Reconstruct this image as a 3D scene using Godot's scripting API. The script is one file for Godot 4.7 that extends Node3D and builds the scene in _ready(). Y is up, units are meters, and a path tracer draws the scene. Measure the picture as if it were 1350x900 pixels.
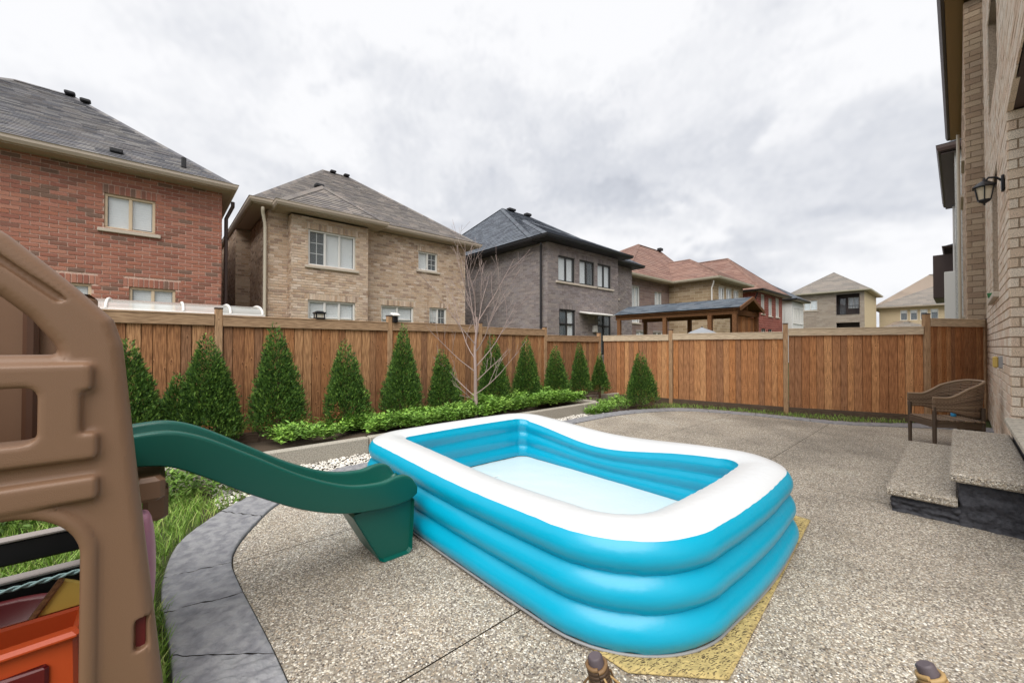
extends Node3D
# World axes: x runs along the row of houses, -z towards the back fence. P(u, v, h) = a point u along, v back, h up.

var rng := RandomNumberGenerator.new()
var nz := FastNoiseLite.new()
var M := {}
const EYE := Vector3(0, 1.5, 0)

# ---------------------------------------------------------------- mesh building
class MB:
	var v := PackedVector3Array()
	var n := PackedVector3Array()
	var c := PackedColorArray()
	var t := PackedVector2Array()
	var col := Color.WHITE

	func tri(a: Vector3, b: Vector3, d: Vector3) -> void:      # clockwise seen from outside
		var q := (d - a).cross(b - a).normalized()
		v.push_back(a); v.push_back(b); v.push_back(d)
		n.push_back(q); n.push_back(q); n.push_back(q)
		c.push_back(col); c.push_back(col); c.push_back(col)
		t.push_back(Vector2(a.x, a.z)); t.push_back(Vector2(b.x, b.z)); t.push_back(Vector2(d.x, d.z))

	func quad(a: Vector3, b: Vector3, d: Vector3, e: Vector3) -> void:
		tri(a, b, d); tri(a, d, e)

	func hexa(p: Array) -> void:      # p: bottom ring 0-3 and top ring 4-7, both counter-clockwise seen from above
		quad(p[4], p[7], p[6], p[5])
		quad(p[0], p[1], p[2], p[3])
		for i in 4:
			var j := (i + 1) % 4
			quad(p[i], p[4 + i], p[4 + j], p[j])

	func box(at: Vector3, size: Vector3, bas := Basis.IDENTITY) -> void:
		var h := size * 0.5
		var p := []
		for y in [-h.y, h.y]:
			for q in [Vector2(-1, 1), Vector2(1, 1), Vector2(1, -1), Vector2(-1, -1)]:
				p.append(at + bas * Vector3(q.x * h.x, y, q.y * h.z))
		hexa(p)

	func cbox(at: Vector3, size: Vector3, ch: float, bas := Basis.IDENTITY) -> void:      # chamfered along all edges
		var h := size * 0.5
		var k := minf(ch, minf(h.x, minf(h.y, h.z)) * 0.9)
		var rings := []
		for st in [[-h.y, k], [-h.y + k, 0.0], [h.y - k, 0.0], [h.y, k]]:
			var ring := []
			var hx: float = h.x - st[1]
			var hz: float = h.z - st[1]
			for q in [Vector2(-hx + k, hz), Vector2(hx - k, hz), Vector2(hx, hz - k), Vector2(hx, -hz + k), Vector2(hx - k, -hz), Vector2(-hx + k, -hz), Vector2(-hx, -hz + k), Vector2(-hx, hz - k)]:
				ring.append(at + bas * Vector3(q.x, st[0], q.y))
			rings.append(ring)
		for r in 3:
			for i in 8:
				var j := (i + 1) % 8
				quad(rings[r][i], rings[r + 1][i], rings[r + 1][j], rings[r][j])
		for i in range(1, 7):
			tri(rings[3][0], rings[3][i + 1], rings[3][i])
			tri(rings[0][0], rings[0][i], rings[0][i + 1])

	func grid(rows: Array, wrap_i := false, wrap_j := false, uvs := 1.0) -> void:      # smooth sheet through rows of points
		var ni := rows.size()
		var nj: int = rows[0].size()
		var nn := []
		for i in ni:
			var r := PackedVector3Array()
			for j in nj:
				var i0 := (i - 1 + ni) % ni if wrap_i else maxi(i - 1, 0)
				var i1 := (i + 1) % ni if wrap_i else mini(i + 1, ni - 1)
				var j0 := (j - 1 + nj) % nj if wrap_j else maxi(j - 1, 0)
				var j1 := (j + 1) % nj if wrap_j else mini(j + 1, nj - 1)
				var di: Vector3 = rows[i1][j] - rows[i0][j]
				var dj: Vector3 = rows[i][j1] - rows[i][j0]
				r.push_back(dj.cross(di).normalized())
			nn.append(r)
		for i in (ni if wrap_i else ni - 1):
			for j in (nj if wrap_j else nj - 1):
				var i1 := (i + 1) % ni
				var j1 := (j + 1) % nj
				for q in [[i, j], [i1, j], [i1, j1], [i, j], [i1, j1], [i, j1]]:
					v.push_back(rows[q[0]][q[1]])
					n.push_back(nn[q[0]][q[1]])
					c.push_back(col)
					t.push_back(Vector2(i + (1 if q[0] != i else 0), j + (1 if q[1] != j else 0)) * uvs)

	func tube(path: Array, radii: Array, sides := 8, cap := true) -> void:
		var rows := []
		var prev := Vector3.UP
		for i in path.size():
			var d: Vector3 = path[mini(i + 1, path.size() - 1)] - path[maxi(i - 1, 0)]
			d = d.normalized()
			if i == 0:
				prev = Vector3.UP if absf(d.y) < 0.9 else Vector3.RIGHT
			var a := (prev - d * prev.dot(d)).normalized()
			prev = a
			var b := d.cross(a)
			var ring := PackedVector3Array()
			for k in sides:
				var w := TAU * k / sides
				ring.push_back(path[i] + (a * cos(w) + b * sin(w)) * float(radii[i]))
			rows.append(ring)
		grid(rows, false, true)
		if cap:
			for k in range(1, sides - 1):
				var e: PackedVector3Array = rows[rows.size() - 1]
				tri(e[0], e[k], e[k + 1])
				tri(rows[0][0], rows[0][k + 1], rows[0][k])

	func lathe(at: Vector3, prof: Array, sides := 20) -> void:      # prof: Vector2(radius, height)
		var rows := []
		for p in prof:
			var ring := PackedVector3Array()
			for k in sides:
				var w := TAU * k / sides
				ring.push_back(at + Vector3(cos(w) * p.x, p.y, sin(w) * p.x))
			rows.append(ring)
		grid(rows, false, true)

	func mesh() -> ArrayMesh:
		var a := []
		a.resize(Mesh.ARRAY_MAX)
		a[Mesh.ARRAY_VERTEX] = v
		a[Mesh.ARRAY_NORMAL] = n
		a[Mesh.ARRAY_COLOR] = c
		a[Mesh.ARRAY_TEX_UV] = t
		var m := ArrayMesh.new()
		m.add_surface_from_arrays(Mesh.PRIMITIVE_TRIANGLES, a)
		return m

func P(u: float, v: float, h := 0.0) -> Vector3:
	return Vector3(u, h, -v)

func gpos(o: Node) -> Vector3:      # nothing between a part and the root is turned
	var p := Vector3.ZERO
	var q: Node = o
	while q != self and q != null:
		p += (q as Node3D).position
		q = q.get_parent()
	return p

func part(parent: Node, called: String, mb, mat: Material) -> MeshInstance3D:
	var o := MeshInstance3D.new()
	o.name = called
	o.mesh = mb.mesh() if mb is MB else mb
	o.material_override = mat
	parent.add_child(o, true)
	o.position = -gpos(parent)
	return o

func placed(parent: Node, called: String, mesh: Mesh, mat: Material, x: Transform3D) -> MeshInstance3D:
	var o := MeshInstance3D.new()
	o.name = called
	o.mesh = mesh
	o.material_override = mat
	parent.add_child(o, true)
	x.origin -= gpos(parent)
	o.transform = x
	return o

var taken := {}
func numbered(called: String) -> String:
	taken[called] = taken.get(called, -1) + 1
	return called if taken[called] == 0 else "%s_%03d" % [called, taken[called]]

func thing(called: String, at: Vector3, label: String, category: String, group := "") -> Node3D:
	var o := Node3D.new()
	o.name = numbered(called)
	add_child(o)
	o.position = at
	o.set_meta("label", label)
	o.set_meta("category", category)
	if group != "":
		o.set_meta("group", group)
	return o

func structure(called: String, mb, mat: Material) -> MeshInstance3D:
	var o := part(self, numbered(called), mb, mat)
	o.set_meta("kind", "structure")
	return o

func stuff_part(parent: Node, called: String, mb, mat: Material) -> MeshInstance3D:
	var o := part(parent, called, mb, mat)
	o.set_meta("kind", "stuff")
	return o

func stuff(called: String, mb, mat: Material, label: String, category: String) -> MeshInstance3D:
	var o := stuff_part(self, numbered(called), mb, mat)
	o.set_meta("label", label)
	o.set_meta("category", category)
	return o

# ---------------------------------------------------------------- materials
func sr(r: float, g: float, b: float) -> Color:      # colour as the eye reads it, 0-255
	return Color(r / 255.0, g / 255.0, b / 255.0)

func lin(r: float, g: float, b: float) -> Color:      # same, as the linear value a vertex colour wants
	return sr(r, g, b).srgb_to_linear()

func noise_image(size: int, freq: float, seed_: int, oct := 4, kind := FastNoiseLite.TYPE_SIMPLEX_SMOOTH, asp := 1.0) -> Image:
	var f := FastNoiseLite.new()
	f.seed = seed_
	f.noise_type = kind
	f.frequency = freq
	f.fractal_type = FastNoiseLite.FRACTAL_FBM
	f.fractal_octaves = oct
	var im := f.get_seamless_image(size, size)
	im.convert(Image.FORMAT_L8)
	return im

func tone_texture(im: Image, lo: Color, hi: Color) -> ImageTexture:
	var w := im.get_width()
	var src := im.get_data()
	var out := PackedByteArray()
	out.resize(src.size() * 3)
	var lut := []
	for i in 256:
		var k := lo.lerp(hi, i / 255.0)
		lut.append([int(clampf(k.r, 0, 1) * 255), int(clampf(k.g, 0, 1) * 255), int(clampf(k.b, 0, 1) * 255)])
	for i in src.size():
		var l: Array = lut[src[i]]
		out[i * 3] = l[0]; out[i * 3 + 1] = l[1]; out[i * 3 + 2] = l[2]
	return ImageTexture.create_from_image(Image.create_from_data(w, im.get_height(), false, Image.FORMAT_RGB8, out))

func bump_texture(im: Image, strength: float) -> ImageTexture:
	var b: Image = im.duplicate()
	b.convert(Image.FORMAT_RGBA8)
	b.bump_map_to_normal_map(strength)
	return ImageTexture.create_from_image(b)

func mk(key: String, col: Color, rough := 0.8, extra := {}) -> StandardMaterial3D:
	var m := StandardMaterial3D.new()
	m.albedo_color = col
	m.roughness = rough
	m.cull_mode = BaseMaterial3D.CULL_DISABLED
	for k in extra:
		if k == "vc":
			m.vertex_color_use_as_albedo = true
		elif k == "tri":
			m.uv1_triplanar = true
			m.uv1_world_triplanar = true
			m.uv1_scale = extra[k]
		elif k == "nrm":
			m.normal_enabled = true
			m.normal_texture = extra[k][0]
			m.normal_scale = extra[k][1]
		else:
			m.set(k, extra[k])
	M[key] = m
	return m

func make_materials() -> void:
	var grain := noise_image(512, 0.02, 3)
	var fine := noise_image(512, 0.07, 5, 3)
	var t_soft := tone_texture(grain, Color(0.72, 0.72, 0.72), Color(1.2, 1.2, 1.2))
	var t_fine := tone_texture(fine, Color(0.62, 0.62, 0.62), Color(1.25, 1.25, 1.25))
	var n_fine := bump_texture(fine, 6.0)
	var n_soft := bump_texture(grain, 8.0)
	# brick, mortar, roofing
	mk("brick", Color.WHITE, 0.92, {"vc": 1, "albedo_texture": t_fine, "tri": Vector3(2.5, 2.5, 2.5), "nrm": [n_fine, 0.5]})
	mk("mortar_red", sr(214, 184, 168), 0.95, {"albedo_texture": t_soft, "tri": Vector3(3, 3, 3)})
	mk("mortar_tan", sr(214, 200, 180), 0.95, {"albedo_texture": t_soft, "tri": Vector3(3, 3, 3)})
	mk("mortar_grey", sr(168, 160, 158), 0.95, {"albedo_texture": t_soft, "tri": Vector3(3, 3, 3)})
	mk("mortar_cream", sr(176, 156, 136), 0.95, {"albedo_texture": t_soft, "tri": Vector3(3, 3, 3)})
	mk("shingle", Color.WHITE, 0.95, {"vc": 1, "albedo_texture": t_fine, "tri": Vector3(1.6, 1.6, 1.6), "nrm": [n_fine, 0.6]})
	mk("fascia_tan", sr(190, 176, 162), 0.55)
	mk("soffit_tan", sr(178, 162, 148), 0.7)
	mk("soffit_bronze", sr(150, 122, 82), 0.7)
	mk("trim_black", sr(38, 38, 42), 0.45)
	mk("trim_brown", sr(70, 54, 50), 0.5)
	mk("trim_white", sr(225, 222, 218), 0.45)
	mk("trim_beige", sr(205, 196, 178), 0.5)
	mk("frame_white", sr(222, 220, 216), 0.4)
	mk("frame_tan", sr(212, 192, 164), 0.45)
	mk("frame_black", sr(44, 42, 42), 0.4)
	mk("stone_sill", sr(214, 202, 186), 0.85, {"albedo_texture": t_fine, "tri": Vector3(4, 4, 4)})
	mk("blind", sr(240, 242, 242), 0.75)
	mk("drape", sr(234, 238, 240), 0.85)
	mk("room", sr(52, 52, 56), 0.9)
	var g := mk("glass", Color(0.80, 0.86, 0.90, 0.10), 0.03)
	g.transparency = BaseMaterial3D.TRANSPARENCY_ALPHA
	g.metallic_specular = 0.9
	mk("stucco_white", sr(222, 222, 220), 0.9, {"albedo_texture": t_soft, "tri": Vector3(2, 2, 2)})
	mk("stucco_beige", sr(206, 186, 152), 0.9, {"albedo_texture": t_soft, "tri": Vector3(2, 2, 2)})
	mk("metal_vent", sr(30, 30, 34), 0.6)
	# timber: grain drawn out along the length, several boards' worth of tone
	var wimg := noise_image(512, 0.018, 11, 5)
	var kn := RandomNumberGenerator.new()      # knots
	kn.seed = 9
	for i in 9:
		var cx := kn.randi_range(0, 511)
		var cy := kn.randi_range(0, 511)
		for dy in range(-9, 10):
			for dx in range(-60, 61):
				var e := Vector2(dx / 42.0, dy / 6.0).length()
				if e < 1.4:
					var q := Vector2i((cx + dx + 512) % 512, (cy + dy + 512) % 512)
					var l := wimg.get_pixelv(q).r
					l = lerpf(l, 0.02 if e < 0.7 else 0.95, clampf((1.4 - e) * 1.2, 0.0, 0.9))
					wimg.set_pixelv(q, Color(l, l, l))
	var t_wood := tone_texture(wimg, Color(0.66, 0.62, 0.58), Color(1.12, 1.12, 1.12))
	var t_rail := tone_texture(wimg, Color(0.72, 0.69, 0.66), Color(1.1, 1.1, 1.1))
	var n_wood := bump_texture(wimg, 5.0)
	var tones := [[176, 126, 85], [186, 138, 96], [162, 114, 77], [192, 146, 104], [168, 123, 87], [180, 127, 82], [154, 113, 82]]
	for i in tones.size():
		var q: Array = tones[i]
		mk("board%d" % i, sr(q[0], q[1], q[2]), 0.85, {"albedo_texture": t_wood, "tri": Vector3(5.5, 0.42, 5.5), "nrm": [n_wood, 0.5], "uv1_offset": Vector3(i * 0.37, i * 0.71, i * 0.23)})
		mk("plank%d" % i, sr(minf(q[0] * 1.14, 255), q[1] * 1.12, q[2] * 1.1), 0.85, {"albedo_texture": t_wood, "tri": Vector3(5.5, 0.42, 5.5), "nrm": [n_wood, 0.5], "uv1_offset": Vector3(i * 0.31, i * 0.57, i * 0.43)})
	mk("rail_a", sr(178, 148, 118), 0.85, {"albedo_texture": t_rail, "tri": Vector3(0.5, 6, 0.5), "nrm": [n_wood, 0.4]})
	mk("rail_b", sr(222, 204, 178), 0.85, {"albedo_texture": t_rail, "tri": Vector3(0.5, 6, 0.5), "nrm": [n_wood, 0.3]})
	mk("post", sr(186, 152, 118), 0.85, {"albedo_texture": t_rail, "tri": Vector3(6, 0.5, 6), "nrm": [n_wood, 0.4]})
	mk("beam", sr(140, 98, 62), 0.8, {"albedo_texture": t_wood, "tri": Vector3(1, 5, 1)})
	mk("edging", sr(104, 88, 74), 0.9, {"albedo_texture": t_wood, "tri": Vector3(0.6, 6, 0.6)})
	# ground
	mk("soil", sr(86, 72, 58), 0.98, {"albedo_texture": t_fine, "tri": Vector3(3, 3, 3), "nrm": [n_fine, 1.0]})
	mk("turf", sr(82, 92, 48), 0.98, {"albedo_texture": t_fine, "tri": Vector3(2.3, 2.3, 2.3), "nrm": [n_fine, 1.0]})
	mk("concrete", sr(184, 177, 165), 0.92, {"albedo_texture": t_fine, "tri": Vector3(1.7, 1.7, 1.7), "nrm": [n_fine, 0.5]})
	mk("landing", sr(196, 188, 174), 0.9, {"albedo_texture": t_soft, "tri": Vector3(1.3, 1.3, 1.3)})
	var slate := noise_image(1024, 0.011, 21, 6)
	var rdg := FastNoiseLite.new()
	rdg.seed = 8
	rdg.frequency = 0.008
	rdg.fractal_type = FastNoiseLite.FRACTAL_RIDGED
	rdg.fractal_octaves = 4
	var ri := rdg.get_seamless_image(1024, 1024)
	ri.convert(Image.FORMAT_L8)
	mk("stamped", sr(146, 146, 149), 0.6, {"albedo_texture": tone_texture(slate, Color(0.74, 0.74, 0.77), Color(1.12, 1.12, 1.11)), "tri": Vector3(0.8, 0.8, 0.8), "nrm": [bump_texture(ri, 9.0), 0.9]})
	mk("riser", sr(58, 58, 64), 0.7, {"albedo_texture": tone_texture(slate, Color(0.5, 0.5, 0.52), Color(1.35, 1.35, 1.35)), "tri": Vector3(2, 2, 2), "nrm": [bump_texture(ri, 10.0), 1.0]})
	mk("pebble", Color.WHITE, 0.75, {"vc": 1})
	make_aggregate()
	# plants
	mk("leaf", Color.WHITE, 0.6, {"vc": 1, "backlight_enabled": true, "backlight": Color(0.05, 0.08, 0.02)})
	mk("cedar", Color.WHITE, 0.75, {"vc": 1})
	mk("bark", sr(176, 156, 150), 0.85, {"albedo_texture": t_fine, "tri": Vector3(9, 9, 9)})
	mk("cedar_bark", sr(92, 70, 54), 0.95)
	# things
	mk("plastic_brown", sr(128, 98, 76), 0.48, {"nrm": [n_fine, 0.22], "tri": Vector3(6, 6, 6)})
	mk("plastic_dark", sr(84, 56, 40), 0.55)
	mk("plastic_green", sr(0, 84, 73), 0.34, {"nrm": [n_fine, 0.12], "tri": Vector3(6, 6, 6)})
	mk("plastic_pink", sr(160, 108, 128), 0.4)
	mk("plastic_maroon", sr(98, 24, 28), 0.4)
	mk("plastic_orange", sr(196, 78, 36), 0.4)
	mk("plastic_yellow", sr(214, 180, 84), 0.5)
	mk("plastic_black", sr(24, 24, 27), 0.5)
	mk("plastic_grey", sr(150, 150, 152), 0.5)
	mk("bar_grey", sr(160, 152, 148), 0.5)
	mk("rope", sr(160, 190, 190), 0.9)
	mk("vinyl_blue", sr(0, 158, 192), 0.30, {"nrm": [n_soft, 0.10], "tri": Vector3(1.2, 1.2, 1.2)})
	mk("vinyl_inner", sr(0, 155, 188), 0.30, {"nrm": [n_soft, 0.16], "tri": Vector3(1.2, 1.2, 1.2)})
	mk("vinyl_white", sr(206, 208, 210), 0.34, {"nrm": [n_soft, 0.12], "tri": Vector3(1.2, 1.2, 1.2)})
	mk("vinyl_floor", sr(202, 214, 216), 0.30, {"nrm": [n_soft, 0.10], "tri": Vector3(1.5, 1.5, 1.5)})
	mk("metal_black", sr(34, 34, 38), 0.4, {"metallic": 0.4})
	var lg := mk("lamp_glass", Color(0.93, 0.88, 0.78, 0.55), 0.15)
	lg.transparency = BaseMaterial3D.TRANSPARENCY_ALPHA
	mk("wicker", Color.WHITE, 0.6, {"vc": 1})
	mk("cushion", sr(150, 128, 104), 0.9)
	mk("blue_item", sr(60, 150, 200), 0.5)
	mk("brass", sr(196, 168, 90), 0.5)
	mk("green_item", sr(60, 130, 80), 0.6)
	mk("canopy_grey", sr(150, 154, 160), 0.8)
	var pc := mk("polycarbonate", Color(0.90, 0.90, 0.88, 0.38), 0.2)
	pc.transparency = BaseMaterial3D.TRANSPARENCY_ALPHA
	# pool mat: straw yellow with dark flecks
	var im := Image.create(512, 512, false, Image.FORMAT_RGB8)
	var gd := grain.get_data()
	for y in 512:
		for x in 512:
			var k := 0.85 + gd[y * 512 + x] / 255.0 * 0.3
			im.set_pixel(x, y, Color(0.70 * k, 0.62 * k, 0.41 * k))
	var r2 := RandomNumberGenerator.new()
	r2.seed = 77
	for i in 1300:
		var x0 := r2.randi_range(0, 511)
		var y0 := r2.randi_range(0, 511)
		var L := r2.randi_range(5, 20)
		for k in L:
			for w in r2.randi_range(2, 4):
				im.set_pixel((x0 + k) % 512, (y0 + int(k * 0.35) + w) % 512, Color(0.22, 0.18, 0.12))
	mk("mat", Color.WHITE, 0.85, {"albedo_texture": ImageTexture.create_from_image(im), "tri": Vector3(1.8, 1.8, 1.8), "nrm": [n_fine, 0.6]})

func make_aggregate() -> void:      # washed stones set in cement, about 1.6 m of paving
	var S := 1536
	var r2 := RandomNumberGenerator.new()
	r2.seed = 404
	var hb := PackedByteArray()
	hb.resize(S * S)
	hb.fill(20)
	var cb := PackedByteArray()
	cb.resize(S * S * 3)
	var cement := [146, 137, 125]
	for i in S * S:
		cb[i * 3] = cement[0]; cb[i * 3 + 1] = cement[1]; cb[i * 3 + 2] = cement[2]
	var pal := [[198, 190, 176], [178, 168, 154], [216, 209, 197], [150, 140, 127], [116, 106, 96], [188, 183, 177], [188, 171, 150], [232, 227, 218], [136, 131, 127], [168, 154, 136], [94, 86, 80], [204, 197, 184]]
	for q in 20000:
		var cx := r2.randi_range(0, S - 1)
		var cy := r2.randi_range(0, S - 1)
		var ra := r2.randf_range(4.5, 11.0)
		var rb := ra * r2.randf_range(0.5, 0.95)
		var an := r2.randf() * PI
		var ca := cos(an)
		var sa := sin(an)
		var top := r2.randf_range(110, 250)
		var p: Array = pal[r2.randi() % pal.size()]
		var k := r2.randf_range(0.86, 1.1)
		var R := int(ceil(ra))
		for dy in range(-R, R + 1):
			for dx in range(-R, R + 1):
				var ex := (dx * ca + dy * sa) / ra
				var ey := (-dx * sa + dy * ca) / rb
				var d := ex * ex + ey * ey
				if d < 1.0:
					var hh := int(top * sqrt(1.0 - d))
					var at := ((cy + dy + S) % S) * S + (cx + dx + S) % S
					if hh > hb[at]:
						hb[at] = hh
						cb[at * 3] = int(clampf(p[0] * k, 0, 255))
						cb[at * 3 + 1] = int(clampf(p[1] * k, 0, 255))
						cb[at * 3 + 2] = int(clampf(p[2] * k, 0, 255))
	var ct := ImageTexture.create_from_image(Image.create_from_data(S, S, false, Image.FORMAT_RGB8, cb))
	var hi := Image.create_from_data(S, S, false, Image.FORMAT_L8, hb)
	var nt := bump_texture(hi, 5.0)
	mk("aggregate", Color.WHITE, 0.85, {"vc": 1, "albedo_texture": ct, "nrm": [nt, 0.75], "tri": Vector3(0.95, 0.95, 0.95)})

# ---------------------------------------------------------------- sky
func make_sky() -> Sky:
	var W := 1024
	var H := 512
	var im := Image.create(W, H, false, Image.FORMAT_RGBAF)
	var f := FastNoiseLite.new()
	f.seed = 91
	f.noise_type = FastNoiseLite.TYPE_SIMPLEX_SMOOTH
	f.frequency = 0.55
	f.fractal_octaves = 6
	f.fractal_gain = 0.52
	f.domain_warp_enabled = true
	f.domain_warp_amplitude = 0.9
	f.domain_warp_frequency = 0.5
	for y in H:
		var th := PI * (y + 0.5) / H
		var dy := cos(th)
		var sn := sin(th)
		for x in W:
			var ph := TAU * (x + 0.5) / W
			var d := Vector3(sin(ph) * sn, dy, -cos(ph) * sn)
			var k := 1.0 / (absf(d.y) + 0.22)
			var w := f.get_noise_3d(d.x * k * 2.0, d.z * k * 2.0, 3.7)
			var w2 := f.get_noise_3d(d.x * k * 0.8 + 9.0, d.z * k * 0.8, 8.1)
			var l := 0.685 + 0.30 * w + 0.20 * w2
			l = clampf(l, 0.40, 0.80)
			var blue := clampf((0.86 - l) * 0.16, 0.0, 0.05)
			im.set_pixel(x, y, Color(l - blue * 0.55, l - blue * 0.1, l + blue * 0.75 + 0.012, 1.0))
	var mt := PanoramaSkyMaterial.new()
	mt.panorama = ImageTexture.create_from_image(im)
	var s := Sky.new()
	s.sky_material = mt
	return s

# ---------------------------------------------------------------- houses
var brick_mats := {}
var brick_meshes := {}

func tone(pal: Array) -> Color:
	return pal[rng.randi() % pal.size()]

func brick_mat(c: Color) -> Material:
	if not brick_mats.has(c):
		var m: StandardMaterial3D = M["brick"].duplicate()
		m.vertex_color_use_as_albedo = false
		m.albedo_color = c.linear_to_srgb()
		brick_mats[c] = m
	return brick_mats[c]

# one brick facade: o = lower left corner seen from outside, ax = to the right, opens = [x, y, w, h] holes
func brick_face(house: Node3D, o: Vector3, ax: Vector3, nrm: Vector3, w: float, h: float, ch: float, bl: float, pal: Array, mortar: String, opens := [], singles := 0, vis := Rect2(), sold := 0.2, proud := 0.012) -> void:
	var mb := MB.new()
	var xs := [0.0, w]
	var ys := [0.0, h]
	for q in opens:
		xs.append_array([q[0], q[0] + q[2]])
		ys.append_array([q[1], q[1] + q[3]])
	xs.sort()
	ys.sort()
	for i in xs.size() - 1:
		for j in ys.size() - 1:
			if xs[i + 1] - xs[i] < 0.001 or ys[j + 1] - ys[j] < 0.001:
				continue
			var mid := Vector2(xs[i] + xs[i + 1], ys[j] + ys[j + 1]) * 0.5
			var hole := false
			for q in opens:
				if Rect2(q[0], q[1], q[2], q[3]).has_point(mid):
					hole = true
			if not hole:
				mb.quad(o + ax * xs[i] + Vector3.UP * ys[j], o + ax * xs[i] + Vector3.UP * ys[j + 1], o + ax * xs[i + 1] + Vector3.UP * ys[j + 1], o + ax * xs[i + 1] + Vector3.UP * ys[j])
	for q in opens:      # the reveals of the openings
		var p := [Vector2(q[0], q[1]), Vector2(q[0] + q[2], q[1]), Vector2(q[0] + q[2], q[1] + q[3]), Vector2(q[0], q[1] + q[3])]
		for k in 4:
			var a: Vector3 = o + ax * p[k].x + Vector3.UP * p[k].y
			var b: Vector3 = o + ax * p[(k + 1) % 4].x + Vector3.UP * p[(k + 1) % 4].y
			mb.quad(a, b, b - nrm * 0.2, a - nrm * 0.2)
	part(house, "wall", mb, M[mortar])
	var jt := 0.016
	var bm := MB.new()
	var cand := []
	var rects := []
	for r in int(ceil(h / ch)):
		var y0 := r * ch
		var y1 := minf(y0 + ch - jt, h)
		if y1 - y0 < 0.02:
			continue
		var ym := (y0 + y1) * 0.5
		var free := [[0.0, w]]
		for q in opens:
			var ql: float = q[0]
			var qr: float = q[0] + q[2]
			var hit: bool = ym > q[1] and ym < q[1] + q[3]
			if sold > 0.0 and ym >= q[1] + q[3] and ym < q[1] + q[3] + sold:
				hit = true
				ql -= 0.1
				qr += 0.1
			if hit:
				var nf := []
				for s in free:
					if s[0] < ql:
						nf.append([s[0], minf(s[1], ql)])
					if s[1] > qr:
						nf.append([maxf(s[0], qr), s[1]])
				free = nf
		var x := -bl * (0.5 if r % 2 == 1 else 0.0) - bl * 0.25
		while x < w:
			for s in free:
				var a := maxf(x, s[0])
				var b := minf(x + bl - jt, s[1])
				if b - a > 0.025:
					rects.append(Rect2(a, y0, b - a, y1 - y0))
			x += bl
	if sold > 0.0:
		for q in opens:
			var x: float = q[0] - 0.1
			while x < q[0] + q[2] + 0.09:
				if x >= 0.0 and x + ch <= w:
					rects.append(Rect2(x, q[1] + q[3] + 0.004, ch - jt, sold - 0.014))
				x += ch
	for i in rects.size():
		var rc: Rect2 = rects[i]
		var cen := o + ax * rc.get_center().x + Vector3.UP * rc.get_center().y
		if singles > 0 and vis.encloses(rc) and rc.size.x > 0.05:
			cand.append([cen.distance_squared_to(EYE), i])
	cand.sort_custom(func(p, q): return p[0] < q[0])
	var lone := {}
	for k in mini(singles, cand.size()):
		lone[cand[k][1]] = true
	var bas := Basis(ax, Vector3.UP, nrm)
	for i in rects.size():
		var rc: Rect2 = rects[i]
		var pr := proud + rng.randf_range(-0.002, 0.003)
		var cl := tone(pal)
		if lone.has(i):
			var key := "%.3f %.3f" % [rc.size.x, rc.size.y]
			if not brick_meshes.has(key):
				var b := MB.new()
				b.cbox(Vector3.ZERO, Vector3(rc.size.x, rc.size.y, 0.05), 0.004)
				brick_meshes[key] = b.mesh()
			placed(house, "brick", brick_meshes[key], brick_mat(cl), Transform3D(bas, o + ax * rc.get_center().x + Vector3.UP * rc.get_center().y + nrm * (pr - 0.025)))
		else:
			bm.col = cl
			var f := []
			var g := []
			for q in [rc.position, Vector2(rc.position.x, rc.end.y), rc.end, Vector2(rc.end.x, rc.position.y)]:
				f.append(o + ax * q.x + Vector3.UP * q.y + nrm * pr)
				g.append(o + ax * q.x + Vector3.UP * q.y - nrm * 0.004)
			bm.quad(f[0], f[1], f[2], f[3])
			for k in 4:
				var j := (k + 1) % 4
				bm.quad(f[k], g[k], g[j], f[j])
	if bm.v.size() > 0:
		stuff_part(house, "brickwork", bm, M["brick"])

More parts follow.
